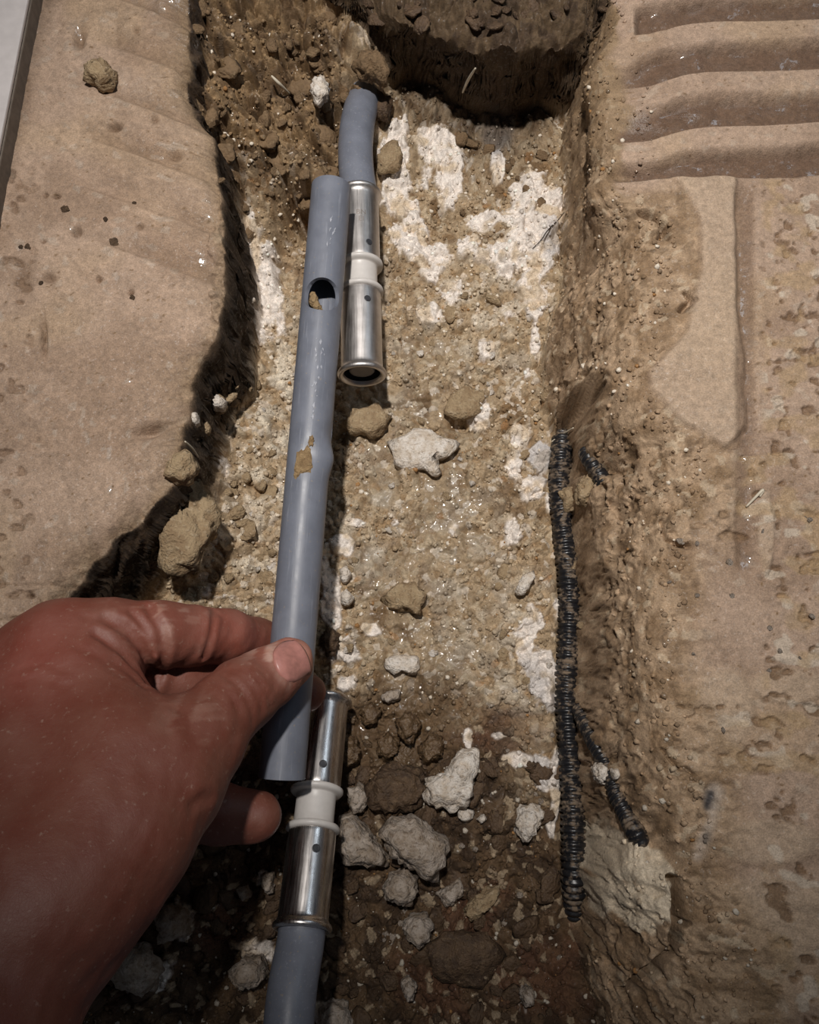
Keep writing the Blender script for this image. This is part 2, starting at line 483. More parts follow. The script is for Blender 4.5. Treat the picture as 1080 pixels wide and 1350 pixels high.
# shallow print with a dark trace near the lower right
pr = np.exp(-((segdist(US, VS, [(945, 1045), (922, 1125)]) - 0) / 13) ** 4)
hr += -0.0016 * pr

# --- small pits and holes on the left slab
PITS = [(104, 50, 7, 13, .0024), (100, 305, 6, 5, .002), (152, 168, 9, 4, .002), (64, 366, 9, 6, .0015), (74, 258, 4, 3, .0018), (60, 257, 3, 3, .0015), (130, 368, 3, 3, .0018), (172, 385, 3, 3, .0018), (57, 445, 3, 22, .0022), (57, 318, 2, 2, .002), (185, 300, 5, 4, .001), (205, 160, 4, 4, .001), (180, 40, 3, 4, .001), (38, 785, 3, 3, .002), (20, 815, 10, 3, .0012), (230, 205, 9, 5, .0012), (30, 365, 14, 30, .0008)]
for (a, b, ra_, rb_, dp) in PITS:
    hl += -2.2 * dp * np.exp(-(((US - a) / ra_) ** 2 + ((VS - b) / rb_) ** 2))

hl += -0.007 * np.exp(-(((US - 197) / 24) ** 2 + ((VS - 567 + 0.25 * (US - 197)) / 8) ** 2))
rim = np.exp(-np.clip(sL, 0, 1) / 0.009) * sst(-0.3, 0.3, fbm(XA, YA, 0.02, 2, 25) + 0.3)
hl += rim * (0.0030 * fbm(XA, YA, 0.007, 4, 26, 0.6) - 0.0012 * sst(0.25, 0.45, fbm(XA, YA, 0.004, 2, 29)))
hl += 0.00045 * fbm(XA, YA, 0.012, 4, 30, 0.65)
rl = (1 - sst(0.0, 0.10, q % 1) * (1 - sst(0.5, 0.95, q % 1))) * sst(90, 150, US) * (1 - sst(330, 420, VS)) * sst(-0.5, 0.2, fbm(XA, YA, 0.03, 2, 27))
pitl = sum(np.exp(-(((US - a) / ra_) ** 2 + ((VS - b) / rb_) ** 2)) for (a, b, ra_, rb_, dp) in PITS)
edl = sst(0.35, 0.5, fbm(XA, YA, 0.005, 2, 28)) * (1 - sst(20, 70, US - 0.0 * VS)) * sst(180, 260, VS)
hl += -0.0012 * edl
# --- bed relief: lumps and grains
f5, a5, b5 = worley(XB, YB, 0.0062, 51)
f3, a3, b3 = worley(XB + 0.3, YB, 0.0030, 55)
lum = 0.0062 * fbm(XA, YA, 0.030, 2, 61) + 0.0042 * fbm(XA, YA, 0.010, 3, 62)
fine = 0.0031 * np.clip(1 - 1.5 * f5 ** 2, -0.3, 1) * (0.3 + a5) + 0.0019 * np.clip(1 - 1.4 * f3 ** 2, -0.3, 1) * (0.3 + a3)


def ell(list_, U, V, soft=0.5):
    m = np.zeros_like(U)
    for (a, b, ra_, rb_, s) in list_:
        m = np.maximum(m, s * (1 - sst(1 - soft, 1 + soft, np.hypot((U - a) / ra_, (V - b) / rb_))))
    return m


WETL = [(560, 660, 90, 70, 1), (590, 690, 60, 60, 1), (500, 720, 60, 50, .9), (550, 560, 110, 60, .7), (560, 470, 70, 40, .6), (520, 800, 80, 70, .9), (520, 950, 95, 60, 1), (560, 880, 70, 40, .9), (600, 820, 60, 120, .5), (650, 640, 50, 60, .5), (600, 250, 90, 60, .35), (560, 1050, 110, 60, .5)]
wetb = ell(WETL, UB, VB, 0.6) * sst(-0.55, 0.25, fbm(XA, YA, 0.012, 2, 71))
mudm = sst(-0.25, 0.3, ((VB - 935) / 120) + 0.5 * fbm(XA, YA, 0.03, 2, 72)) * 1.0     # lower part: dark moist earth
sm = np.clip(wetb * 0.75, 0, 1)
sm = np.clip(sm * 1.35, 0, 1)
bedh = bed + lum * (1 - 0.45 * sm) + fine * (1 - 0.82 * sm) + 0.0012 * sm * fbm(XA, YA, 0.004, 2, 73)
# upper left earth: deep gaps between lumps
ul = (1 - sst(420, 520, UB)) * (1 - sst(230, 360, VB))
f9, a9, b9 = worley(XB, YB, 0.013, 81)
bedh += ul * (0.011 * np.clip(1 - 1.7 * f9 ** 2, -0.5, 1) * (0.3 + a9) - 0.006 * sst(0.52, 0.75, f9) + 0.004 * np.clip(1 - 1.5 * f5 ** 2, -.4, 1) + 0.006 * fbm(XA, YA, 0.009, 3, 82))


def dig(U, V, a, b, ra_, rb_, dp, pw=4):
    return -dp * np.exp(-((np.hypot((U - a) / ra_, (V - b) / rb_)) ** pw))


UM, VM = pix(X, Y, -0.065)
cav = segdist(UM, VM, [(348, 325), (352, 292), (375, 262), (405, 246)])
bedh += 0.010 * np.exp(-(cav / 13) ** 4) * ul ** 0.3          # broken arch around the old bore
bedh += dig(UM, VM, 408, 290, 34, 30, 0.022) + dig(UM, VM, 400, 268, 22, 14, 0.022) + dig(UM, VM, 372, 330, 16, 40, 0.012)
bedh += dig(UB, VB, 612, 555, 18, 10, 0.008) + dig(UB, VB, 620, 700, 14, 8, 0.004) + dig(UB, VB, 455, 575, 14, 12, 0.008)
# wall relief
fw, aw, bw = worley(XB, YB + 0.2, 0.010, 91)
wallr = np.clip(4 * wR * (1 - wR), 0, 1)
bed_w = bedh * 1.0
Z = bed_w * (1 - wR) + (hr) * wR
rw_ = wallr * (0.0034 * fbm(XA, YA, 0.02, 3, 92) + 0.0012 * fbm(XA, YA, 0.006, 2, 93) + 0.0010 * np.clip(1 - 1.5 * f3 ** 2, -.3, 1) * a3)
wp = sst(0.30, 0.5, fbm(XB, YB, 0.0038, 2, 191)) * sst(-0.3, 0.3, fbm(XA, YA, 0.03, 2, 192))
rw_ = rw_ - 0.0016 * wp * wallr ** 0.5
rw_ = np.where((tR > 0) & (tR < 1), rw_, 0)
Z += 0.45 * rw_
# fissures on the right wall
for line, zl, w_, dp in [([(766, 938), (785, 980), (803, 1012), (815, 1052), (833, 1085), (852, 1122)], -0.040, 0.0036, 0.010), ([(868, 1150), (871, 1200), (866, 1245), (850, 1290), (836, 1320)], -0.03, 0.0011, 0.014),
                         ([(790, 614), (800, 630)], -0.045, 0.0050, 0.013), ([(842, 292), (862, 308), (866, 330)], -0.012, 0.0013, 0.008), ([(898, 395), (905, 405), (888, 416)], -0.006, 0.0012, 0.006),
                         ([(870, 690), (878, 712), (905, 722)], -0.008, 0.0012, 0.005), ([(748, 235), (745, 330), (752, 390)], -0.07, 0.0030, 0.006), ([(880, 985), (900, 1005), (915, 1015)], -0.004, 0.0008, 0.003),
                         ([(805, 665), (812, 690)], -0.03, 0.001, 0.004)]:
    d = segdist(XW, YW, W2(line, zl))
    Z += -dp * np.exp(-(d / w_) ** 2)
# channel that the black conduit lies in
COND = [(742, 572), (740, 600), (738, 640), (742, 690), (748, 740), (751, 800), (749, 860), (747, 920), (750, 980), (754, 1040), (756, 1100), (757, 1160), (757, 1215)]
dC = segdist(X, Y, W2(COND, -0.082))
dCw = dC * (1 + 0.22 * vn(X, Y, 0.014, 193) + 0.12 * vn(X, Y, 0.006, 194))
Z = np.minimum(Z, Z * (1 - np.exp(-(dCw / 0.0058) ** 4)) + (-0.089) * np.exp(-(dCw / 0.0058) ** 4))
# back slab and left slab
hb = -0.010 + 0.009 * fbm(XA, YA, 0.018, 4, 95) + 0.004 * fbm(XA, YA, 0.006, 3, 99) + 0.0035 * np.clip(1 - 1.5 * f5 ** 2, -.3, 1) - 0.012 * np.exp(-np.clip(sB, 0, 1) / 0.012)
wBm = wB * (1 - sst(0.6, 1.0, tR))
Z = Z * (1 - wBm) + hb * wBm
Z = Z * (1 - wL) + hl * wL
wallL = 4 * wL * (1 - wL); wallB = 4 * wBm * (1 - wBm)
edge = np.clip(wallL + wallB, 0, 1)
Z += edge * 0.003 * fbm(XA, YA, 0.010, 2, 96)

# undercut below the back edge, and sideways raggedness of the broken faces
sfr = np.clip(-sB, 0, 0.05)
under = 0.022 * (1 - sst(0, 0.045, sfr)) * (1 - wBm) * sst(490, 545, UB) * (1 - sst(700, 750, UB))
YD = Y + under
rag = np.clip(wallL + wallB + 0.12 * np.where((tR > 0) & (tR < 1), wallr, 0) + 0.25 * (1 - wL) * (1 - wR), 0, 1)
XD = X - 0.9 * rw_ + rag * (0.0042 * fbm(XA, YA, 0.009, 4, 97))
ovh = sst(0.25, 0.6, tR) * (1 - sst(0.85, 1.15, tR)) * sst(20, 80, VS) * (1 - sst(225, 290, VS))
XD = XD - 0.013 * ovh * (1 - wBm)
YD = YD + rag * (0.0042 * fbm(XA, YA, 0.009, 4, 98))

# --- colours (surface's own colour, plus shade painted into grooves, pits and undercut)
UB, VB = pix(X, Y + under, ZB)
YA = YA + under
def cc(*c):
    return lin(*c)[None, None, :]


def mix(a, b, m):
    return a + (b - a) * np.asarray(m)[..., None]


nA = fbm(XA, YA, 0.03, 3, 101); nB = fbm(XA, YA, 0.008, 2, 102); nC = vn(XA, YA, 0.0022, 103)
base = cc(166, 144, 115) * np.ones((NY, NX, 1))
base = mix(base, cc(118, 92, 62), sst(-0.15, 0.5, nB + 0.25 * nA) * 0.9)
base = mix(base, cc(196, 180, 154), (a3 > 0.80) * 0.45)
base = mix(base, cc(140, 110, 74), (a3 < 0.12) * 0.5)
base = mix(base, cc(162, 118, 72), ((b5 > 0.975) & (f5 < 0.35)) * 0.6)
base = mix(base, cc(218, 206, 190), ((b3 > 0.92)) * 0.6 * (1 - 0.6 * mudm))
strip = ell([(360, 560, 50, 170, .6), (330, 740, 60, 60, .55), (470, 470, 60, 120, .45), (480, 690, 60, 70, .4), (640, 420, 80, 80, .45), (620, 780, 60, 130, .3), (690, 860, 40, 120, .4)], UB, VB, 0.6)
base = mix(base, cc(214, 202, 182), np.clip(strip * sst(-0.3, 0.5, nB + 0.6 * (a5 - 0.5)) * 1.5, 0, 0.9))
ulc = np.clip(ul, 0, 1)
base = mix(base, mix(cc(134, 108, 76) * np.ones((NY, NX, 1)), cc(96, 74, 50), sst(-0.2, 0.4, nB)), ulc * 0.9)
mud = mix(cc(94, 73, 51) * np.ones((NY, NX, 1)), cc(66, 49, 33), sst(-0.3, 0.3, nB + 0.5 * (a5 - .5)))
mud = mix(mud, cc(98, 64, 45), sst(0.05, 0.5, nA) * 0.6)
mud = mix(mud, cc(168, 148, 122), (a3 > 0.86) * 0.7)
base = mix(base, mud, np.clip(mudm, 0, 1) * (1 - 0.75 * sst(640, 720, UB) * (1 - sst(1000, 1120, VB))))
base = mix(base, base * 0.66, np.clip(wetb, 0, 1) * 0.6)
base = mix(base, cc(98, 76, 52), ell([(520, 955, 80, 55, .9), (560, 940, 60, 50, .8), (480, 1010, 60, 60, .7)], UB, VB, 0.5))
PL = [(522, 235, 20, 62, 1), (512, 215, 14, 26, .8), (576, 202, 27, 32, 1.0), (592, 245, 20, 32, .95), (562, 232, 14, 24, .8), (545, 318, 26, 34, 1), (572, 342, 24, 26, 1), (545, 290, 12, 30, .8), (700, 305, 34, 52, 1.3), (722, 285, 18, 30, 1.1), (672, 345, 30, 28, 1), (708, 362, 18, 26, 1), (640, 298, 26, 11, .9), (620, 330, 18, 16, .8), (706, 405, 15, 26, 1), (690, 385, 12, 16, .8), (632, 345, 14, 10, .7), (655, 225, 10, 24, .8),
      (352, 400, 18, 55, 1.0), (340, 355, 10, 34, .9), (336, 432, 16, 20, .9), (372, 440, 12, 30, .6), (330, 500, 10, 20, .6),
      (703, 455, 6, 30, 1.0), (694, 490, 8, 16, .8), (712, 600, 20, 22, .9), (690, 575, 14, 22, .8), (700, 640, 18, 16, .8), (680, 612, 12, 24, .7), (632, 545, 12, 24, .9), (728, 660, 8, 18, .7), (675, 695, 12, 20, .6),
      (694, 845, 16, 34, .9), (712, 880, 16, 40, .9), (705, 815, 14, 22, .7), (724, 905, 14, 30, .8), (690, 1000, 26, 10, .9), (715, 1020, 10, 24, .9), (731, 1040, 6, 52, 1.1), (728, 1085, 5, 20, .9), (655, 970, 16, 8, .8), (618, 972, 6, 14, .8), (650, 940, 10, 10, .5), (734, 800, 8, 22, .6),
      (438, 790, 12, 40, .9), (430, 740, 8, 20, .7), (452, 860, 22, 20, .8), (455, 895, 16, 14, .7), (472, 690, 14, 6, .9), (452, 726, 14, 16, .8), (490, 830, 14, 8, .7), (520, 690, 10, 6, .5), (600, 690, 10, 18, .5),
      (285, 790, 60, 14, .5), (300, 640, 14, 40, .4), (262, 770, 14, 12, .5), (420, 505, 12, 22, .6), (560, 420, 26, 14, .5), (640, 470, 14, 20, .5), (660, 420, 22, 16, .5), (600, 385, 24, 18, .55),
      (230, 1215, 26, 30, .8), (330, 1272, 26, 26, .8), (160, 1265, 40, 30, .7), (340, 1165, 10, 12, .8), (210, 1290, 30, 26, .6), (690, 1318, 14, 18, .6), (430, 1345, 26, 18, .7)]
pf = ell(PL, UB, VB, 0.85) + 0.55 * fbm(XA, YA, 0.011, 4, 111, 0.62)
plm = sst(0.38, 0.56, pf) * (1 - wR)
grey = ell([(655, 180, 22, 32, 1), (718, 600, 28, 30, .8), (725, 330, 12, 30, .7), (700, 905, 22, 40, .6), (712, 1010, 12, 30, .6)], UB, VB, 0.5)
plc = mix(mix(cc(228, 218, 208) * np.ones((NY, NX, 1)), cc(206, 188, 164), sst(0.0, 0.5, nB)), cc(160, 160, 164), np.clip(grey, 0, 1) * 0.7)
base = mix(base, plc, plm)
base = mix(base, cc(118, 112, 108), np.clip(ell([(655, 175, 22, 30, 1)], UB, VB, 0.3), 0, 1) * 0.8)
Z += 0.0016 * plm * (1 - edge)
# slab and wall colours
slab = mix(cc(167, 143, 123) * np.ones((NY, NX, 1)), cc(150, 126, 106), sst(-0.3, 0.4, nA))
slab = mix(slab, cc(171, 146, 119), sst(0.05, 0.5, fbm(XA, YA, 0.045, 2, 121)) * 0.6)
slab = mix(slab, cc(128, 104, 80), (a3 < 0.10) * sst(0.25, 0.5, 0.5 - f3) * 2.0 * 0.8)
slab = mix(slab, cc(180, 164, 146), (a3 > 0.95) * 0.35)
slabL = mix(slab, slab * 0.90, sst(0, 0.5, nB))
slabL = mix(slabL, cc(112, 88, 67), np.clip(rl * 0.45 + pitl * 0.7 + edl * 0.6, 0, 0.8))  # groove residue, plus groove and pit shade put into the colour
slabL = mix(slabL, cc(132, 112, 88), rim * 0.7)
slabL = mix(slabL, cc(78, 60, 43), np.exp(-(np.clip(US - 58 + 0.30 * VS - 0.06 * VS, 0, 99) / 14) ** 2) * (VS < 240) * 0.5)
wallc = mix(cc(166, 141, 114) * np.ones((NY, NX, 1)), cc(138, 113, 86), sst(-0.2, 0.4, nB))
wallc = mix(wallc, cc(104, 82, 58), (a3 < 0.10) * 0.4)
wallc = mix(wallc, cc(92, 72, 50), wp * 0.6)
wallc = mix(wallc, cc(196, 178, 152), (b3 > 0.92) * 0.5)
wallc = mix(wallc, cc(122, 100, 72), (1 - sst(100, 330, VS)) * 0.5)
U3, V3 = pix(X, Y, -0.035)
wpl = ell([(800, 1130, 30, 34, 1), (850, 1160, 18, 45, 1.2), (812, 1185, 24, 30, .9), (785, 1180, 14, 30, .8), (835, 1120, 20, 16, .8), (838, 1200, 22, 22, .7)], U3, V3, 0.6)
wallc = mix(wallc, cc(208, 192, 168), sst(0.35, 0.6, wpl + 0.4 * fbm(XA, YA, 0.008, 2, 131)))
slabR = mix(slab, cc(176, 154, 131), np.clip(padm + smooth_p, 0, 1) * 0.7)
groove = np.clip((1 - ridge) * (VS < 234), 0, 1) * sst(835, 850, US)
slabR = mix(slabR, cc(94, 71, 54), groove * 0.9)  # damp adhesive residue, with the shade between ridges put into the colour
gv = np.exp(-(np.abs(US - 982) / 13) ** 4) * sst(236, 262, VS) * (1 - sst(735, 765, VS))
slabR = mix(slabR, cc(118, 95, 76), gv * 0.8)
slabR = mix(slabR, cc(104, 78, 52), pit_m * rough_r * 0.75)
slabR = mix(slabR, cc(190, 176, 158), sst(0.42, 0.5, fbm(XA + 0.5, YA, 0.006, 2, 45)) * rough_r * 0.7)
slabR = mix(slabR, cc(164, 138, 104), rough_r * sst(0.0, 0.4, nB) * 0.6)
slabR = mix(slabR, wallc, np.clip(shld, 0, 1) * 0.9)
slabR = mix(slabR, cc(176, 160, 144), pr * 0.9)
slabR = mix(slabR, cc(66, 62, 62), np.exp(-(segdist(US, VS, [(942, 1046), (927, 1088)]) / 9) ** 2) * sst(-0.4, 0.3, vn(XA, YA, 0.004, 123)) + 0.6 * np.exp(-(segdist(US, VS, [(938, 1095), (928, 1130)]) / 4) ** 2) * sst(-0.1, 0.4, vn(XA, YA, 0.004, 124)))
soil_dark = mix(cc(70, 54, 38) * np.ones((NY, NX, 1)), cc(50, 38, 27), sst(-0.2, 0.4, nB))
mR = sst(0.0, 0.10, tR)
C = mix(base, wallc, mR)
C = mix(C, slabR, sst(0.93, 1.03, tR + 0.12 * nB))
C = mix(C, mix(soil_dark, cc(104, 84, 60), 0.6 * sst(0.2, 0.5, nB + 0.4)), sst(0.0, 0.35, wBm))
C = mix(C, soil_dark, np.clip(under / 0.02, 0, 1) * (1 - plm) * 0.8)  # shade below the overhang put into the bed colour
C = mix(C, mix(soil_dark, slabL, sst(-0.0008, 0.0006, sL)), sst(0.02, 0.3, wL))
C = mix(C, mix(wallc, slabL, 0.4), sst(-0.001, 0, sL) * (1 - sst(0.001, 0.005, sL + 0.002 * nB)) * 0.7)
C = np.clip(C * (1 + 0.10 * nC[..., None]), 0.01, 0.9)
# wetness
wet = np.clip(wetb * sst(-0.5, 0.3, fbm(X, Y, 0.006, 2, 141)) * (1 - 0.8 * plm), 0, 1) * (1 - mR)
ws = ell([(866, 165, 22, 26, 1), (915, 206, 26, 8, 1), (1000, 100, 90, 14, .5), (940, 145, 60, 8, .6)], US, VS, 0.6) + gv * 0.8 + 0.5 * groove
wet = np.maximum(wet, np.clip(ws, 0, 1) * sst(0.95, 1.02, tR) * sst(-0.2, 0.4, fbm(X, Y, 0.005, 2, 142)))
glintL = ((a3 > 0.955) & (sL > 0.003)) * 0.75
wet = np.maximum(wet, glintL)
wet = np.maximum(wet, ulc * 0.6 * (a5 > 0.7))
wet = np.clip(wet, 0, 1)

V = np.stack([XD, YD, Z], -1).reshape(-1, 3).astype(np.float32)
idx = np.arange(NX * NY, dtype=np.int32).reshape(NY, NX)
Q = np.stack([idx[:-1, :-1], idx[:-1, 1:], idx[1:, 1:], idx[1:, :-1]], -1)
# vertex normals over the whole ground, so that its pieces meet without a seam
e1 = V.reshape(NY, NX, 3)
gu = np.zeros_like(e1); gv_ = np.zeros_like(e1)
gu[:, 1:-1] = e1[:, 2:] - e1[:, :-2]; gu[:, 0] = e1[:, 1] - e1[:, 0]; gu[:, -1] = e1[:, -1] - e1[:, -2]
gv_[1:-1] = e1[2:] - e1[:-2]; gv_[0] = e1[1] - e1[0]; gv_[-1] = e1[-1] - e1[-2]
NRM = np.cross(gu, gv_); NRM /= np.linalg.norm(NRM, axis=-1, keepdims=True) + 1e-12
NRM = NRM.reshape(-1, 3)
CF = C.reshape(-1, 3); WF = wet.reshape(-1)
c0 = lambda a: a[:-1, :-1]
cls = np.zeros((NY - 1, NX - 1), int)                       # ground
cls[c0(tR > 0.06)] = 1                                      # right wall
cls[c0(tR > 1.0)] = 2                                       # right slab
cls[c0((wBm > 0.02) & (tR < 1))] = 3                        # back wall / back slab
cls[c0((sB > 0.004) & (tR < 1))] = 4
cls[c0((wL > 0.03))] = 5
cls[c0((sL > 0.0))] = 6
NAMES = {0: ('ground', 'rough trench bed of sandy soil with white plaster smears'), 1: ('wall_right', 'sloping sandy side of the trench beside the black conduit'), 2: ('floor_right', 'ridged tan screed floor right of the trench'),
         3: ('wall_back', 'dark undercut earth face closing the far end of the trench'), 4: ('floor_back', 'crumbly screed edge beyond the far end of the trench'), 5: ('wall_left', 'dark broken edge of the left screed above the trench'), 6: ('floor_left', 'smooth tan screed floor left of the trench')}
for k, (nm, lb) in NAMES.items():
    q = Q[cls == k]
    u, inv = np.unique(q, return_inverse=True)
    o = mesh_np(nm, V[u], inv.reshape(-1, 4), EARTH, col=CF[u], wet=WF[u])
    o.data.normals_split_custom_set_from_vertices(NRM[u].tolist())
    o['kind'] = 'structure'; o['label'] = lb; o['category'] = 'floor' if 'floor' in nm else ('wall' if 'wall' in nm else 'ground')

RX = np.arange(-0.25, 0.25, 0.001); RY = np.arange(-0.265, 0.325, 0.001)
jx = np.clip(np.searchsorted(gx, RX), 0, NX - 1); jy = np.clip(np.searchsorted(gy, RY), 0, NY - 1)
ZR = Z[np.ix_(jy, jx)]


def hz(x, y):
    return float(bil(RX, RY, ZR, np.array([x]), np.array([y]))[0])


def on(px, py, z0=-0.08):
    """point on the ground seen at a photograph pixel"""
    zs = np.linspace(0.004, -0.11, 230)
    p = P(px, py, z0)
    for z in zs:
        p = P(px, py, z)
        if hz(p[0], p[1]) >= z:
            break
    return p

# ------------------------------------------------------------------ pipes and couplings
def root_empty(name, loc):
    o = bpy.data.objects.new(name, None); COL.objects.link(o); o.location = tuple(map(float, loc)); o.empty_display_size = 0.01
    return o


def frame(A, B):
    z = (B - A) / np.linalg.norm(B - A)
    x = np.array([1.0, 0, 0]); x = x - z * x.dot(z); x /= np.linalg.norm(x)
    y = np.cross(z, x)
    m = Matrix.Identity(4)
    for i in range(3):
        m[i][0] = x[i]; m[i][1] = y[i]; m[i][2] = z[i]; m[i][3] = A[i]
    return m


def put(o, root, m):
    """place a part built in its own frame, under its thing"""
    if root.parent is None:
        o.parent = root
        o.matrix_parent_inverse = Matrix.Identity(4)
        o.matrix_basis = Matrix.Translation(root.location).inverted() @ m
    else:
        o.parent = root
        o.matrix_basis = root.matrix_basis.inverted() @ Matrix.Translation(root.parent.location).inverted() @ m
    return o


def lathe(name, prof, mat, seg=64, closed=False):
    """prof: (z, r) list"""
    a = np.linspace(0, 2 * math.pi, seg, endpoint=False)
    p = np.array(prof); n = len(p)
    v = np.zeros((n, seg, 3)); v[..., 0] = p[:, 1:2] * np.cos(a); v[..., 1] = p[:, 1:2] * np.sin(a); v[..., 2] = p[:, 0:1]
    idx = np.arange(n * seg).reshape(n, seg); nx = np.roll(idx, -1, 1)
    rows = range(n if closed else n - 1)
    q = np.concatenate([np.stack([idx[i], nx[i], nx[(i + 1) % n], idx[(i + 1) % n]], -1) for i in rows])
    return mesh_np(name, v.reshape(-1, 3), q, mat)


def smooth_prof(pts, k=3):
    """round the corners of a (z, r) profile by corner cutting"""
    p = [np.array(q, float) for q in pts]
    for _ in range(k - 1):
        o = [p[0]]
        for a, b in zip(p[:-1], p[1:]):
            o += [a * 0.75 + b * 0.25, a * 0.25 + b * 0.75]
        o.append(p[-1]); p = o
    return p


def axis_at(A, B, py):
    lo, hi = -0.5, 2.0
    for _ in range(50):
        m = (lo + hi) / 2; q = A + (B - A) * m
        v = pix(q[0], q[1], q[2])[1]
        if v < py:
            lo = m
        else:
            hi = m
    return lo * np.linalg.norm(B - A)


def sleeve(root, m, z0, z1, rim_at_start, r=0.0108, mat=None):
    """rolled steel press sleeve with a bead at its outer end"""
    L = abs(z1 - z0); s = 1 if rim_at_start else -1; e = z0 if rim_at_start else z1
    pr_ = [(0.0022, 0.0094), (0.0006, 0.0100), (0.0, 0.0116), (0.0008, r + 0.0019), (0.0024, r + 0.0019), (0.0034, r + 0.0008), (0.0042, r + 0.0003), (0.0052, r), (L * 0.5, r), (L - 0.002, r), (L - 0.0006, r - 0.0003), (L, r - 0.0012), (L, 0.0085)]
    pr_ = smooth_prof([(e + s * a, b) for a, b in pr_], 3)
    if s < 0:
        pr_ = pr_[::-1]
    return put(lathe('press_sleeve', pr_, mat or STEEL, 72), root, m)


def window(slv, root, m, z, ang, r=0.0108):
    """small round inspection window pressed into a sleeve: dark disc in a raised ring"""
    ring = []; seg = 24
    verts = []; faces = []
    rr = [0.0, 0.0009, 0.0013, 0.0016, 0.0019]; hh = [0.00004, 0.00004, 0.00006, 0.00024, -0.0002]
    for i, (a, h) in enumerate(zip(rr, hh)):
        for k in range(seg):
            t = 2 * math.pi * k / seg
            zz = z + a * math.cos(t); an = ang + a * math.sin(t) / r
            rad = r + h + 0.00012
            verts.append((rad * math.cos(an), rad * math.sin(an), zz))
    for i in range(len(rr) - 1):
        for k in range(seg):
            faces.append((i * seg + k, i * seg + (k + 1) % seg, (i + 1) * seg + (k + 1) % seg, (i + 1) * seg + k))
    o = mesh_py('inspection_window', verts, faces, DARKSTEEL)
    o.parent = slv
    return o


DARKSTEEL = simple('dark_window_steel', (0.03, 0.03, 0.035), 0.45, 0.0)


def coupling(root, A, B, marks, win, end_plug):
    """marks: pixel rows of rim, sleeve end, flange, neck, neck end, flange end, second sleeve end"""
    m = frame(A, B)
    z = [axis_at(A, B, v) for v in marks]
    mt = DULLSTEEL if end_plug == 'end' else STEEL
    s1 = sleeve(root, m, z[0], z[1], True, mat=mt); s2 = sleeve(root, m, z[4], z[5], False, mat=mt)
    # plastic collar with two flanges
    a, b = z[1] - 0.001, z[4] + 0.001
    f = 0.0026
    pr_ = [(a, 0.0080), (a, 0.0122), (a + f, 0.0122), (a + f + 0.0006, 0.0095), (a + f + 0.0012, 0.0091), (b - f - 0.0012, 0.0091), (b - f - 0.0006, 0.0095), (b - f, 0.0122), (b, 0.0122), (b, 0.0080)]
    put(lathe('plastic_collar', smooth_prof(pr_, 2), PLASTIC, 64), root, m)
    window(s1, root, m, axis_at(A, B, win[0][0]), math.radians(win[0][1])); window(s2, root, m, axis_at(A, B, win[1][0]), math.radians(win[1][1]))
    zi = z[5] if end_plug == 'end' else z[0]
    s = -1 if end_plug == 'end' else 1
    pr_ = smooth_prof([(zi + s * 0.0035, 0.0001), (zi + s * 0.0032, 0.0050), (zi + s * 0.0030, 0.0066), (zi + s * 0.006, 0.0070), (zi + s * 0.02, 0.0070)], 2)
    put(lathe('insert_plug', pr_ if s > 0 else pr_[::-1], INSERT, 48), root, m)
    pr_ = [(zi + s * 0.0012, 0.0098), (zi + s * 0.010, 0.0098), (zi + s * 0.0105, 0.0070)]
    put(lathe('sealing_ring', pr_ if s > 0 else pr_[::-1], DARK, 48), root, m)
    return m, z, s1, s2


INSERT = simple('grey_insert', lin(112, 108, 108), 0.45, 0.3)


def tube(pts, radii, seg=40, caps=True):
    """swept tube through 3D points"""
    pts = [np.array(p, float) for p in pts]
    n = len(pts); v = []; x = np.array([1.0, 0, 0])
    a = np.linspace(0, 2 * math.pi, seg, endpoint=False)
    for i in range(n):
        t = pts[min(i + 1, n - 1)] - pts[max(i - 1, 0)]; t /= np.linalg.norm(t)
        x = x - t * x.dot(t); x /= np.linalg.norm(x); y = np.cross(t, x)
        v.append(pts[i] + radii[i] * (np.cos(a)[:, None] * x + np.sin(a)[:, None] * y))
    v = np.concatenate(v)
    idx = np.arange(n * seg).reshape(n, seg); nx = np.roll(idx, -1, 1)
    q = np.concatenate([np.stack([idx[i], nx[i], nx[i + 1], idx[i + 1]], -1) for i in range(n - 1)])
    faces = [tuple(f) for f in q]
    if caps:
        faces += [tuple(idx[0][::-1]), tuple(idx[-1])]
    return v, faces


def spline(pts, n):
    p = np.array(pts, float); k = len(p)
    out = []
    for t in np.linspace(0, k - 1, n):
        i = min(int(t), k - 2); u = t - i
        p0, p1, p2, p3 = p[max(i - 1, 0)], p[i], p[i + 1], p[min(i + 2, k - 1)]
        out.append(0.5 * ((2 * p1) + (-p0 + p2) * u + (2 * p0 - 5 * p1 + 4 * p2 - p3) * u * u + (-p0 + 3 * p1 - 3 * p2 + p3) * u ** 3))
    return out


# upper pipe with its coupling
A = P(473.5, 256, -0.050); B = P(477.5, 500, -0.048)
up = root_empty('pipe_with_coupling', (A + B) / 2)
tag(up, 'grey pipe bending out of the earth into a steel press coupling, at the top', 'pipe')
mU, zU, s1, s2 = coupling(up, A, B, (256, 350, 0, 0, 386, 497), ((333, 60), (407, 68)), 'end')
pp = spline([P(503, 62, -0.112), P(487, 110, -0.074), P(474, 150, -0.056), P(469, 190, -0.051), P(470, 225, -0.050), A + (A - B) * 0.02, A + (B - A) * 0.12], 30)
v, f = tube(pp, [0.0099] * 30, 48)
o = mesh_py('pipe', v, f, PIPE); o.parent = up; o.location = -up.location
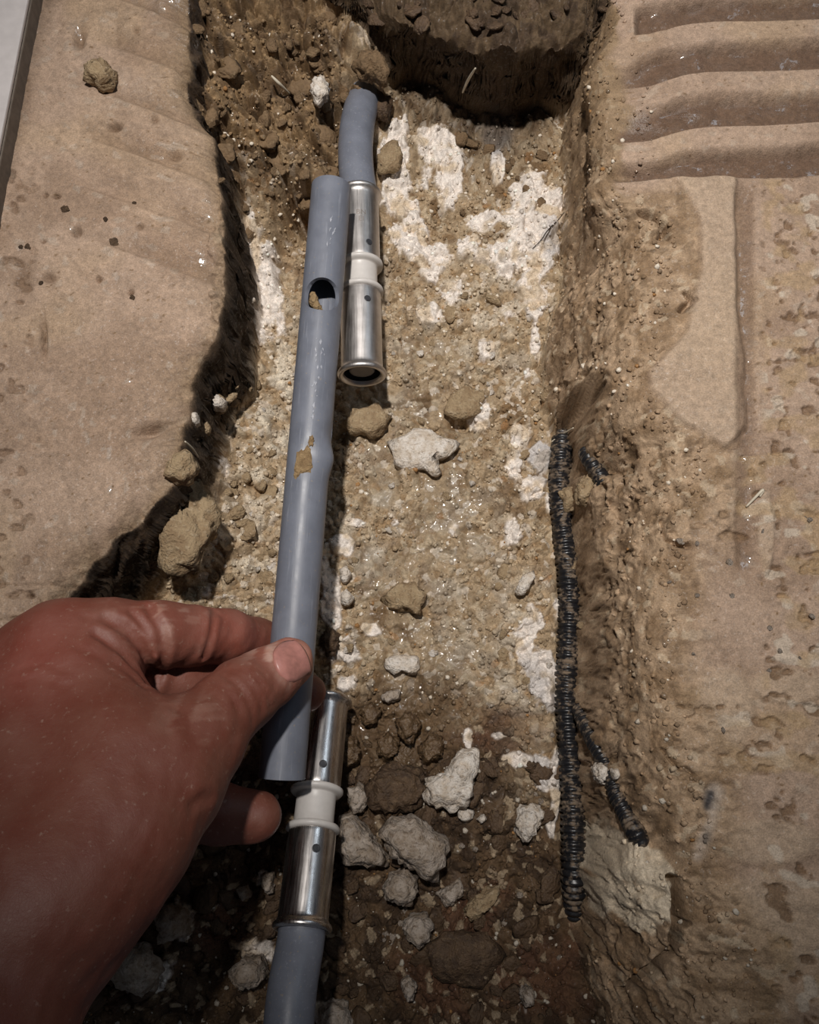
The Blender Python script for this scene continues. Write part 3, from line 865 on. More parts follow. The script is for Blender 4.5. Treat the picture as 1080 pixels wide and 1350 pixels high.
# faint stamp on the sleeve
def stamp(slv, text, z, ang, size, r=0.0108):
    cu = bpy.data.curves.new('stamp', 'FONT'); cu.body = text; cu.size = size; cu.align_x = 'CENTER'; cu.align_y = 'CENTER'; cu.space_line = 1.0
    t = bpy.data.objects.new('tmp', cu); COL.objects.link(t)
    bpy.context.view_layer.update()
    me = bpy.data.meshes.new_from_object(t.evaluated_get(bpy.context.evaluated_depsgraph_get()))
    bpy.data.objects.remove(t)
    for vv in me.vertices:
        an = ang - vv.co.x / r * -1 * -1; zz = z - vv.co.y
        vv.co = ((r + 0.00006) * math.cos(an), (r + 0.00006) * math.sin(an), zz)
    me.materials.clear(); me.materials.append(STAMP)
    s = bpy.data.objects.new('stamp', me); COL.objects.link(s); s.parent = slv
    return s


STAMP = simple('stamped_mark', lin(150, 140, 132), 0.5, 0.6, bumpd=0)
stamp(s1, 'BN\nEI', axis_at(A, B, 300), math.radians(82), 0.0042)

# lower pipe with its coupling
A2 = P(431, 923, -0.078); B2 = P(398, 1226, -0.041)
lo_ = root_empty('pipe_with_coupling', (A2 + B2) / 2)
tag(lo_, 'grey pipe with a steel press coupling below the hand at the bottom', 'pipe')
mL, zL, s3, s4 = coupling(lo_, A2, B2, (922, 1042, 0, 0, 1094, 1228), ((1017, 75), (1126, 70)), 'start')
pp = spline([A2 + (B2 - A2) * 0.95, A2 + (B2 - A2) * 1.05, P(386, 1300, -0.030), P(380, 1360, -0.024), P(374, 1450, -0.018)], 16)
v, f = tube(pp, [0.0100] * 16, 48)
o = mesh_py('pipe', v, f, PIPE); o.parent = lo_; o.location = -lo_.location

# the cut pipe in the hand: real tube with a hole
A3 = P(437, 247, -0.018); B3 = P(371.5, 1026, -0.031)
hp = root_empty('cut_pipe', (A3 + B3) / 2)
tag(hp, 'straight cut grey pipe with a hole, held between thumb and fingers', 'pipe')
mH = frame(A3, B3); LH = np.linalg.norm(B3 - A3)
RO, RI = 0.0101, 0.0080
zh = axis_at(A3, B3, 400); ah = math.radians(83); hz_, hw = 0.0086, math.radians(56)
zd = axis_at(A3, B3, 606)
SEG = 120
zs = np.unique(np.concatenate([np.linspace(0, LH, 150), np.linspace(zh - 0.012, zh + 0.012, 60), np.linspace(zd - 0.02, zd + 0.02, 50)]))


def dent(z, a):
    b = 0.0022 * np.exp(-((z - zd) / 0.0065) ** 2) * np.exp(-((a - math.radians(15)) / 0.5) ** 2)
    c = -0.0013 * np.exp(-((z - zd) / 0.006) ** 2) * np.exp(-((a - math.radians(85)) / 0.5) ** 2)
    return b + c - 0.0006 * np.exp(-((z - zd + 0.013) / 0.006) ** 2) * np.exp(-((a - math.radians(20)) / 0.6) ** 2)


def ring_wall(r, deform):
    aa = np.linspace(0, 2 * math.pi, SEG, endpoint=False)
    Zg, Ag = np.meshgrid(zs, aa, indexing='ij')
    e = np.hypot((Zg - zh) / hz_, (Ag - ah) / hw)
    # pull the ring of vertices next to the hole onto its edge
    near = (e > 0.001) & (e < 1.0) & (e > 0.86)
    k = np.where(near, 1 / np.maximum(e, 1e-6), 1)
    Zd = np.where(near, zh + (Zg - zh) * k, Zg); Ad = np.where(near, ah + (Ag - ah) * k, Ag)
    rr = r + (dent(Zd, Ad) if deform else 0)
    v = np.stack([rr * np.cos(Ad), rr * np.sin(Ad), Zd], -1).reshape(-1, 3)
    keep = e >= 0.86
    return v, keep


v1, keep = ring_wall(RO, True); v2, _ = ring_wall(RI, True)
nz_ = len(zs); idx = np.arange(nz_ * SEG).reshape(nz_, SEG)
faces = []
off = nz_ * SEG
alive = np.zeros((nz_ - 1, SEG), bool)
for i in range(nz_ - 1):
    for j in range(SEG):
        j2 = (j + 1) % SEG
        alive[i, j] = keep[i, j] and keep[i, j2] and keep[i + 1, j] and keep[i + 1, j2]
from collections import Counter
edges = {}
for i in range(nz_ - 1):
    for j in range(SEG):
        if alive[i, j]:
            j2 = (j + 1) % SEG
            fo = (idx[i, j], idx[i, j2], idx[i + 1, j2], idx[i + 1, j])
            faces.append(fo); faces.append(tuple(x + off for x in fo[::-1]))
            for a_, b_ in zip(fo, fo[1:] + fo[:1]):
                key = (min(a_, b_), max(a_, b_))
                if key in edges:
                    edges[key] = None
                else:
                    edges[key] = (a_, b_)
for e_ in edges.values():
    if e_:
        a_, b_ = e_
        faces.append((b_, a_, a_ + off, b_ + off))
o = mesh_py('pipe_wall', np.concatenate([v1, v2]), faces, PIPE)
o.data.set_sharp_from_angle(angle=math.radians(35))
put(o, hp, mH)


def lump(name, center, size, seed, mat, sub=3, rough=0.35, flat=1.0, parent=None):
    """rough lump: displaced icosphere, size = three half extents"""
    from mathutils import noise
    V0, F0 = ICO[sub]
    v = V0.copy()
    off_ = Vector((seed * 3.17 % 50, seed * 1.71 % 50, seed * 0.37 % 50))
    r = np.array([1 + rough * noise.noise(Vector(q) * 1.3 + off_) + rough * 0.6 * noise.noise(Vector(q) * 3.1 + off_) + rough * 0.35 * noise.noise(Vector(q) * 6.5 + off_) for q in v])
    # broken facets
    rs = np.random.RandomState(seed)
    for _ in range(9):
        d = rs.normal(size=3); d /= np.linalg.norm(d); h = 0.58 + 0.3 * rs.rand()
        s = (v * r[:, None]) @ d
        r = np.where(s > h, r * (h + (s - h) * 0.25) / np.maximum(s, 1e-6), r)
    r = r * np.array([1 + 0.16 * rough * noise.noise(Vector(q) * 11 + off_) + 0.22 * rough * noise.noise(Vector(q) * 5 + off_) for q in v])
    v = v * r[:, None] * np.array(size)
    o = mesh_py(name, v, F0, mat)
    o.location = tuple(map(float, center))
    return o


def make_ico():
    import bmesh
    d = {}
    for s in (1, 2, 3, 4):
        bm = bmesh.new(); bmesh.ops.create_icosphere(bm, subdivisions=s, radius=1.0)
        d[s] = (np.array([v.co[:] for v in bm.verts]), [tuple(v.index for v in f.verts) for f in bm.faces]); bm.free()
    return d


ICO = make_ico()


def on_pipe(py, ang, r):
    m = mH; z = axis_at(A3, B3, py)
    return m @ Vector((r * math.cos(ang), r * math.sin(ang), z))


# mud dried on the dented spot, mud inside the hole, scuffs
def pipe_patch(name, outline, mat, h):
    """thin crust following the pipe wall; outline in (pixel row, angle deg)"""
    pz = [axis_at(A3, B3, a) for a, b in outline]; pa = [math.radians(b) for a, b in outline]
    cz, ca = np.mean(pz), np.mean(pa)
    verts = []; faces = []; nr = 6; n_ = len(outline) * 4
    # resample outline
    per = []
    for i in range(len(outline)):
        j = (i + 1) % len(outline)
        for t in (0, .25, .5, .75):
            per.append((pz[i] * (1 - t) + pz[j] * t, pa[i] * (1 - t) + pa[j] * t))
    rs = random.Random(5)
    per = [(a + rs.uniform(-1, 1) * 0.0005, b + rs.uniform(-1, 1) * 0.03) for a, b in per]
    for k in range(nr + 1):
        fr_ = 1 - k / nr
        for a, b in per:
            zz = cz + (a - cz) * fr_; an = ca + (b - ca) * fr_
            hh = -0.0002 if k == 0 else h * (0.45 + 0.55 * min(1, k / 2)) * (0.7 + 0.6 * rs.random())
            rad = RO + float(dent(np.array(zz), np.array(an))) + hh
            verts.append((rad * math.cos(an), rad * math.sin(an), zz))
    for k in range(nr):
        for i in range(n_):
            j = (i + 1) % n_
            faces.append((k * n_ + i, k * n_ + j, (k + 1) * n_ + j, (k + 1) * n_ + i))
    return put(mesh_py(name, verts, faces, mat), hp, mH)


pipe_patch('dried_mud_patch', [(603, 118), (600, 100), (594, 88), (598, 78), (622, 66), (630, 72), (634, 100), (640, 112), (637, 120), (620, 118)], MUD, 0.0009)['label'] = 'square patch of dried mud on the dent'
pipe_patch('dried_mud_patch', [(583, 84), (582, 74), (590, 70), (597, 74), (596, 84), (590, 88)], MUD, 0.0007)
for k, (py_, an_, r_, sz_) in enumerate([(404, 118, .0066, (.0030, .0030, .0048)), (412, 104, .0062, (.0026, .0028, .0034)), (398, 126, .0070, (.0018, .0022, .003)), (416, 92, .0060, (.0022, .0016, .0018))]):
    q = on_pipe(py_, math.radians(an_), r_)
    o = lump('mud_lump', (0, 0, 0), sz_, 40 + k, MUD, 2, 0.5)
    put(o, hp, Matrix.Translation(q) @ mH.to_3x3().to_4x4())
rs = random.Random(3)
verts = []; faces = []
for k in range(34):
    py_ = rs.choice([rs.uniform(455, 565), rs.uniform(300, 350), rs.uniform(455, 560)]); an_ = math.radians(rs.gauss(78, 7) if py_ > 400 else rs.gauss(72, 6)); zz = axis_at(A3, B3, py_)
    l_ = rs.uniform(.0004, .0016); w_ = rs.uniform(.00015, .0005); b0 = len(verts)
    rad = RO + float(dent(np.array(zz), np.array(an_)))
    for (dz, da, dr) in [(-l_, 0, 0.0001), (0, -w_, 0.00035), (l_, 0, 0.0001), (0, w_, 0.0003), (0, 0, -.0003)]:
        an = an_ + (da + dz * rs.uniform(-.5, .5)) / RO
        verts.append(((rad + dr) * math.cos(an), (rad + dr) * math.sin(an), zz + dz))
    faces += [(b0, b0 + 1, b0 + 3), (b0 + 1, b0 + 2, b0 + 3), (b0, b0 + 4, b0 + 1), (b0 + 1, b0 + 4, b0 + 2), (b0 + 2, b0 + 4, b0 + 3), (b0 + 3, b0 + 4, b0)]
o = put(mesh_py('scuff_flakes', verts, faces, SCUFF, smooth=False), hp, mH); o['kind'] = 'stuff'

# ------------------------------------------------------------------ hand
def pz(px, py, z):
    return P(px, py, z)


PALM = [((50, 862, .008), (10, 1190, .050), .0165, .026), ((88, 848, .012), (25, 1190, .052), .0155, .026), ((20, 893, .000), (-20, 1200, .045), .0165, .027), ((-20, 970, -.005), (-60, 1200, .040), .016, .027),
        ((10, 1060, -.012), (-10, 1220, .035), .016, .026), ((30, 1200, .055), (-80, 1420, .075), .0275, .031), ((-70, 1180, .045), (-230, 1400, .060), .028, .032), ((-80, 1420, .075), (-190, 1640, .095), .031, .036), ((-230, 1400, .06), (-330, 1600, .08), .032, .036),
        ((125, 900, .020), (160, 1010, .034), .0165, .021), ((160, 1010, .034), (100, 1140, .048), .021, .024), ((150, 1040, .01), (60, 1120, .02), .020, .024)]
CHAINS = {
    'thumb': [((382, 872, -.0065), .0103), ((352, 892, .0005), .0122), ((320, 914, .008), .0138), ((290, 943, .015), .0140), ((262, 978, .023), .0165), ((222, 1035, .034), .0195), ((165, 1100, .044), .0235), ((75, 1195, .056), .026)],
    'index': [((88, 848, .012), .0155), ((150, 838, .009), .0143), ((212, 836, .002), .0136), ((250, 837, -.006), .0124), ((298, 838, -.021), .0117), ((340, 848, -.0405), .0105), ((384, 858, -.0490), .0092)],
    'middle': [((40, 905, .0), .0155), ((150, 895, -.008), .0135), ((240, 893, -.022), .0125), ((320, 908, -.043), .0110), ((404, 913, -.0515), .0088)],
    'ring': [((20, 1000, -.005), .0145), ((120, 1040, -.010), .0130), ((210, 1064, -.016), .0125), ((290, 1072, -.022), .0120), ((338, 1076, -.026), .0108)],
    'little': [((20, 1070, -.012), .0125), ((110, 1110, -.030), .0110), ((200, 1110, -.048), .0100), ((262, 1085, -.060), .0085)],
}


def smin(a, b, k):
    h = np.maximum(k - np.abs(a - b), 0) / k
    return np.minimum(a, b) - h * h * k * 0.25


def cone(p, a, b, ra, rb):
    ba = (b - a).astype(np.float32); pa = p - a.astype(np.float32)
    t = np.clip(pa @ ba / float(ba @ ba), 0, 1)
    return np.linalg.norm(pa - t[..., None] * ba, axis=-1) - (ra + (rb - ra) * t)


PALM_W = [(P(*a), P(*b), ra, rb) for a, b, ra, rb in PALM]
CH_W = {k: [(P(*a), r) for a, r in c] for k, c in CHAINS.items()}


def hand_base(p):
    pal = None
    for a, b, ra, rb in PALM_W:
        d = cone(p, a, b, ra, rb); pal = d if pal is None else smin(pal, d, 0.014)
    out = pal
    for k, c in CH_W.items():
        f = None
        for (a, ra), (b, rb) in zip(c[:-1], c[1:]):
            d = cone(p, a, b, ra, rb); f = d if f is None else smin(f, d, 0.003)
        g = smin(pal, f, 0.012 if k == 'thumb' else 0.008)
        out = np.minimum(out, g)
    return out


def cast(px, py, fn, z0=0.13, n_=90):
    """first point of the hand seen through a pixel"""
    o_ = P(px, py, z0); d = o_ - CAM; d /= np.linalg.norm(d); t = 0.0
    for _ in range(n_):
        q = o_ + d * t
        s = float(fn(q[None].astype(np.float32))[0])
        if s < 0.0002:
            return q
        t += max(s * 0.8, 0.0002)
        if t > 0.4:
            return None
    return None


CREASES = [  # pixel polyline, depth, width
    ([(196, 800), (212, 828), (217, 858), (210, 890)], .0022, .0016),
    ([(283, 803), (281, 826), (278, 842), (268, 868)], .0017, .0012),
    ([(286, 806), (290, 812), (296, 812)], .0005, .0009),
    ([(140, 814), (165, 828), (185, 850), (198, 876), (205, 902)], .0022, .0018), ([(126, 836), (160, 860), (184, 886), (196, 904)], .0014, .0016), ([(172, 806), (194, 830), (206, 858)], .0010, .0012), ([(150, 872), (176, 892), (190, 906)], .0008, .0014),
    ([(110, 812), (140, 822), (160, 834)], .0005, .0013), ([(95, 850), (130, 866), (160, 892)], .0005, .0014),
    ([(300, 882), (326, 896), (342, 918), (347, 942)], .0006, .0010), ([(310, 878), (336, 892), (352, 914), (357, 932)], .0005, .0009), ([(290, 888), (312, 902), (328, 924), (333, 950)], .0006, .0010), ([(280, 896), (300, 912), (314, 936)], .0004, .0010), ([(322, 872), (345, 886), (361, 906)], .0004, .0008),
    ([(255, 1062), (266, 1054), (280, 1052)], .0012, .0018), ([(222, 932), (240, 940), (262, 938)], .0003, .0015),
    ([(30, 880), (60, 872), (84, 884)], .0004, .0015), ([(20, 900), (52, 894), (88, 906)], .0004, .0015),
]
CR = []
for line, dp, w_ in CREASES:
    pts3 = []
    dense = [tuple(np.array(a) * (1 - t) + np.array(b) * t) for a, b in zip(line[:-1], line[1:]) for t in (0, .34, .67)] + [line[-1]]
    for a, b in dense:
        q = cast(a, b, hand_base)
        if q is not None:
            pts3.append(q.astype(np.float32))
    if len(pts3) > 1:
        CR.append((pts3, dp, w_))
NAIL_C = np.array([384.5, 872.0]); NAIL_D = np.array([0.90, -0.43]); NAIL_N = np.array([0.43, 0.90])


def nail_px(a, b):
    # a along the thumb, b across; squarish oval
    return NAIL_C + NAIL_D * a * 23 + NAIL_N * b * 30


ring3 = []
for t in np.linspace(0, 2 * math.pi, 33):
    c_, s_ = math.cos(t), math.sin(t)
    k = 1 / (abs(c_) ** 2.2 + abs(s_) ** 2.2) ** (1 / 2.2)
    q = cast(*nail_px(c_ * k, s_ * k), hand_base)
    if q is not None:
        ring3.append(q.astype(np.float32))
CR.append((ring3, .0004, .0007))


def hand_sdf(p):
    d = hand_base(p)
    m = np.abs(d) < 0.006
    if m.any():
        q = p[m]; e = np.zeros(len(q), np.float32)
        for pts3, dp, w_ in CR:
            ctr = np.mean(pts3, axis=0); rad = max(np.linalg.norm(x - ctr) for x in pts3) + 4 * w_
            s = np.linalg.norm(q - ctr, axis=1) < rad
            if not s.any():
                continue
            qq_ = q[s]; best = np.full(len(qq_), 1e9, np.float32)
            for a, b in zip(pts3[:-1], pts3[1:]):
                best = np.minimum(best, cone(qq_, a, b, 0, 0))
            v = np.zeros(len(q), np.float32); v[s] = dp * np.exp(-(best / w_) ** 2) - 0.25 * dp * np.exp(-((best - 2.2 * w_) / w_) ** 2)
            e += v
        # knuckle, tendon and muscle unevenness
        e += (0.0006 * vn(q[:, 0] + q[:, 2], q[:, 1], 0.014, 201) + 0.0003 * vn(q[:, 0] - q[:, 2], q[:, 1] + q[:, 2], 0.006, 202)).astype(np.float32)
        d = d.copy(); d[m] += e
    return d


def surface_nets(fn, lo, hi, h):
    ax = [np.arange(lo[i], hi[i], h, dtype=np.float32) for i in range(3)]
    n0, n1, n2 = map(len, ax)
    D = np.empty((n0, n1, n2), np.float32)
    for i in range(n0):
        g = np.stack(np.meshgrid(ax[0][i:i + 1], ax[1], ax[2], indexing='ij'), -1).reshape(-1, 3)
        D[i] = fn(g).reshape(n1, n2)
    ins = D < 0
    s = np.zeros((n0 - 1, n1 - 1, n2 - 1), int)
    for a in (0, 1):
        for b in (0, 1):
            for c in (0, 1):
                s += ins[a:n0 - 1 + a, b:n1 - 1 + b, c:n2 - 1 + c]
    act = (s > 0) & (s < 8)
    ids = np.full(act.shape, -1); I = np.argwhere(act); ids[act] = np.arange(len(I))
    acc = np.zeros((len(I), 3)); cnt = np.zeros(len(I))
    cs = [(a, b, c) for a in (0, 1) for b in (0, 1) for c in (0, 1)]
    for p in range(8):
        for q in range(p + 1, 8):
            df = [cs[q][k] - cs[p][k] for k in range(3)]
            if sum(map(abs, df)) != 1:
                continue
            d0 = D[I[:, 0] + cs[p][0], I[:, 1] + cs[p][1], I[:, 2] + cs[p][2]]; d1 = D[I[:, 0] + cs[q][0], I[:, 1] + cs[q][1], I[:, 2] + cs[q][2]]
            m = (d0 < 0) != (d1 < 0)
            t = np.where(m, d0 / np.where(m, d0 - d1, 1), 0)
            pt = np.array(cs[p]) + t[:, None] * np.array(df)
            acc[m] += pt[m]; cnt[m] += 1
    verts = (I + acc / cnt[:, None]) * h + np.array([a[0] for a in ax])
    quads = []
    for axis in range(3):
        sl0 = [slice(None)] * 3; sl1 = [slice(None)] * 3
        sl0[axis] = slice(0, -1); sl1[axis] = slice(1, None)
        ch = ins[tuple(sl0)] != ins[tuple(sl1)]
        E = np.argwhere(ch); o1, o2 = [k for k in range(3) if k != axis]
        ok = (E[:, o1] > 0) & (E[:, o2] > 0) & (E[:, o1] < D.shape[o1] - 1) & (E[:, o2] < D.shape[o2] - 1)
        E = E[ok]
        def cell(d1, d2):
            c = E.copy(); c[:, o1] += d1; c[:, o2] += d2
            return ids[c[:, 0], c[:, 1], c[:, 2]]
        qd = np.stack([cell(-1, -1), cell(0, -1), cell(0, 0), cell(-1, 0)], -1)
        flip = ins[E[:, 0], E[:, 1], E[:, 2]]
        if axis == 1:
            flip = ~flip
        qd[~flip] = qd[~flip][:, ::-1]
        quads.append(qd)
    return verts, np.concatenate(quads)


hl_, hh_ = np.array([-0.205, -0.275, -0.078]), np.array([-0.028, -0.018, 0.132])
hv, hq = surface_nets(hand_sdf, hl_, hh_, 0.0013)
# skin colour: base darkened to stand for dim light on the hand; paler thumb tip and dusty nail fold, redder knuckles
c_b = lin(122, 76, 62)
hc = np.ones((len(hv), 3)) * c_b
def near(px, py, z, r):
    q = P(px, py, z)
    return np.exp(-(np.linalg.norm(hv - q, axis=1) / r) ** 2)[:, None]
def blend(c, m):
    global hc
    hc = hc * (1 - m) + c * m
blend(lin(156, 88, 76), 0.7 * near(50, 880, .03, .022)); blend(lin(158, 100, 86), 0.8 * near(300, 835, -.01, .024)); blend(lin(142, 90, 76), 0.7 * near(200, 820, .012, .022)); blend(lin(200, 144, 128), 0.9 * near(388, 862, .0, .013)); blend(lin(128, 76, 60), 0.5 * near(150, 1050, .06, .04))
dust = sst(0.1, 0.5, vn(hv[:, 0], hv[:, 1], .004, 301) + 0.5 * vn(hv[:, 0] + hv[:, 2], hv[:, 1], .0015, 302))[:, None]
cut = np.zeros((len(hv), 1))
for t in np.linspace(-1, 1, 9):
    q = cast(*nail_px(-1.0 - 0.05 + 0.25 * t * t, t * 0.95), hand_base)
    cut = np.maximum(cut, np.exp(-(np.linalg.norm(hv - q, axis=1) / .0018) ** 2)[:, None])
blend(lin(206, 176, 162), 0.75 * cut * (0.4 + 0.6 * dust))
blend(lin(214, 190, 176), 0.6 * dust * near(362, 862, .004, .012)); blend(lin(205, 180, 164), 0.35 * dust * near(215, 800, .014, .016)); blend(lin(205, 180, 164), 0.35 * 0.5 * dust * near(260, 935, .04, .014))
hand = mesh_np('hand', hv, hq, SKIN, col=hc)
tag(hand, 'weathered bare hand reaching in from the left, pinching the cut grey pipe', 'hand')
# nail
NA, NB_ = 14, 18
verts = []; faces = []
for j in range(NB_ + 1):
    for i in range(NA + 1):
        a, b = i / NA * 2 - 1, j / NB_ * 2 - 1
        # square to rounded oval
        a2 = a * math.sqrt(max(0, 1 - 0.44 * b * b)); b2 = b * math.sqrt(max(0, 1 - 0.44 * a * a))
        q = cast(*nail_px(a2 * 0.97, b2 * 0.97), hand_base)
        e = 0.0005
        gN = np.array([float(hand_base((q + d_)[None].astype(np.float32))[0] - hand_base((q - d_)[None].astype(np.float32))[0]) for d_ in np.eye(3) * e]); gN /= np.linalg.norm(gN)
        edge_ = max(abs(a), abs(b))
        verts.append(q + gN * (0.0007 - 0.0009 * sst(0.75, 1.0, edge_) + 0.0005 * (a > 0.85)))
for j in range(NB_):
    for i in range(NA):
        k = j * (NA + 1) + i
        faces.append((k, k + NA + 1, k + NA + 2, k + 1))
nail = mesh_py('thumb_nail', verts, faces, NAIL, hand)
so = nail.modifiers.new('thickness', 'SOLIDIFY'); so.thickness = 0.0006; so.offset = -1
nail['label'] = 'short pinkish thumb nail with a worn pale edge'

# ------------------------------------------------------------------ black corrugated conduit
def corrugated(name, px_pts, zlist, r1, r0, pitch):
    pts = [P(a, b, z) for (a, b), z in zip(px_pts, zlist)]
    dense = np.array(spline(pts, 400)); s = np.concatenate([[0], np.cumsum(np.linalg.norm(np.diff(dense, axis=0), axis=1))])
    nr = int(s[-1] / pitch); ss = []; rr = []
    rq = random.Random(9)
    for k in range(nr):
        jj = rq.uniform(-.0003, .0003)
        for t, r in ((0.0, r0), (0.28, r0), (0.40, r1), (0.88, r1)):
            ss.append((k + t) * pitch); rr.append(r + jj)
    ps = np.stack([np.interp(ss, s, dense[:, i]) for i in range(3)], -1)
    return mesh_py(name, *tube(ps, rr, 24), CONDUIT)


co1 = corrugated('corrugated_conduit', COND, [-.085, -.082, -.083, -.084, -.083, -.084, -.085, -.085, -.084, -.083, -.082, -.083, -.097], .0062, .0050, .0031)
tag(co1, 'long black ribbed conduit half buried along the right side of the trench', 'conduit')
co2 = corrugated('corrugated_conduit', [(764, 935), (776, 962), (790, 990), (803, 1015), (814, 1048), (828, 1078), (842, 1104), (853, 1124)], [on(a, b)[2] + e for (a, b), e in (((764, 935), -.001), ((776, 962), .0005), ((790, 990), .001), ((803, 1015), .001), ((814, 1048), .001), ((828, 1078), .001), ((842, 1104), .0005), ((853, 1124), -.010))], .0040, .0032, .0022)
tag(co2, 'thin black conduit branching off in a crack of the right trench wall', 'conduit')
co3 = corrugated('corrugated_conduit', [(772, 596), (780, 610), (790, 625), (798, 642)], [on(772, 596)[2] - .002, on(780, 610)[2] + .001, on(790, 625)[2] + .001, on(798, 642)[2] - .003], .0042, .0034, .0024)
tag(co3, 'short black conduit stub poking from a hole in the right wall', 'conduit')

# ------------------------------------------------------------------ tile at the upper left
tl = [P(38, -2, .012), P(0, 192, .012)]
d_ = (tl[1] - tl[0]); d_ /= np.linalg.norm(d_); nrm = np.array([d_[1], -d_[0], 0])
if nrm[0] > 0:
    nrm = -nrm
a0 = tl[0] - d_ * 0.06; a1 = tl[1] + d_ * 0.10
a0[2] = a1[2] = 0
def slab_verts(z0, z1, inset, back):
    out = []
    for z in (z0, z1):
        for q, dd in ((a0, 0), (a1, 0)):
            out.append((q + nrm * inset) * np.array([1, 1, 0]) + np.array([0, 0, z]))
        out.append((a1 + nrm * back) * np.array([1, 1, 0]) + np.array([0, 0, z])); out.append((a0 + nrm * back) * np.array([1, 1, 0]) + np.array([0, 0, z]))
    return out
BOX = [(0, 3, 2, 1), (4, 5, 6, 7), (0, 1, 5, 4), (1, 2, 6, 5), (2, 3, 7, 6), (3, 0, 4, 7)]
tile = root_empty('floor_tile', (a0 + a1) / 2 + nrm * 0.05)
tag(tile, 'pale floor tile with a grey edge in the upper left corner', 'tile')
for nm, z0, z1, ins_, mt in (('tile_body', -0.002, 0.0095, 0.0, TILEEDGE), ('glazed_face', 0.0095, 0.012, 0.0004, TILE)):
    o = mesh_py(nm, slab_verts(z0, z1, ins_, 0.10), BOX, mt, smooth=False)
    o.parent = tile; o.location = -tile.location
    bv = o.modifiers.new('edge', 'BEVEL'); bv.width = 0.0008; bv.segments = 2

# ------------------------------------------------------------------ chunks with their own outline
def chunk(name, px, th, mat, label, cat, seed=1, lift=0.0, tilt=0.0, group=None, rough=1.0):
    """broken piece: outline (pixels) laid on the ground, rounded top, rough all over"""
    from mathutils import noise
    c = np.mean(px, axis=0); g = on(c[0], c[1]); zg = g[2] + th * 0.45 + lift
    w = np.array([P(a, b, zg)[:2] for a, b in px]); cw = w.mean(0)
    nA_ = 72
    ang = np.linspace(0, 2 * math.pi, nA_, endpoint=False); rad = []
    for t in ang:
        d = np.array([math.cos(t), math.sin(t)]); best = 0
        for i in range(len(w)):
            a = w[i] - cw; b = w[(i + 1) % len(w)] - cw; e = b - a
            den = d[0] * e[1] - d[1] * e[0]
            if abs(den) < 1e-12:
                continue
            s = (a[0] * e[1] - a[1] * e[0]) / den; u = (a[0] * d[1] - a[1] * d[0]) / den
            if s > 0 and -1e-6 <= u <= 1 + 1e-6:
                best = max(best, s)
        rad.append(best)
    rad = np.array(rad); off_ = Vector((seed * 1.3, seed * 2.1, seed * 0.7))
    V0, faces = ICO[4 if th >= 0.008 else 3]
    sz = rad.mean(); verts = []
    ta = np.append(ang, 2 * math.pi); tr_ = np.append(rad, rad[0])
    for x, y, z in V0:
        rho = math.hypot(x, y); t = math.atan2(y, x) % (2 * math.pi)
        R = float(np.interp(t, ta, tr_)) * rho ** 0.75
        zz = th * (abs(z) ** 0.8) * (1 if z > 0 else -0.5)
        p = Vector((math.cos(t) * R, math.sin(t) * R, zz))
        q = p / max(sz, 0.002)
        n_ = 0.5 * noise.noise(q * 1.7 + off_) + 0.34 * noise.noise(q * 4.1 + off_) + 0.20 * noise.noise(q * 9 + off_) + 0.12 * noise.noise(q * 19 + off_)
        nv = Vector((x * 0.55, y * 0.55, z)).normalized()
        p = p + nv * (n_ * rough * (1.35 if mat in (CLOD, DARKCLOD, WETCLOD) else 1.0) * min(th * 1.3, sz) * 0.55)
        p.z += tilt * p.x
        verts.append(p)
    o = mesh_py(name, verts, faces, mat)
    o.location = (float(cw[0]), float(cw[1]), float(zg))
    tag(o, label, cat, group)
    return o


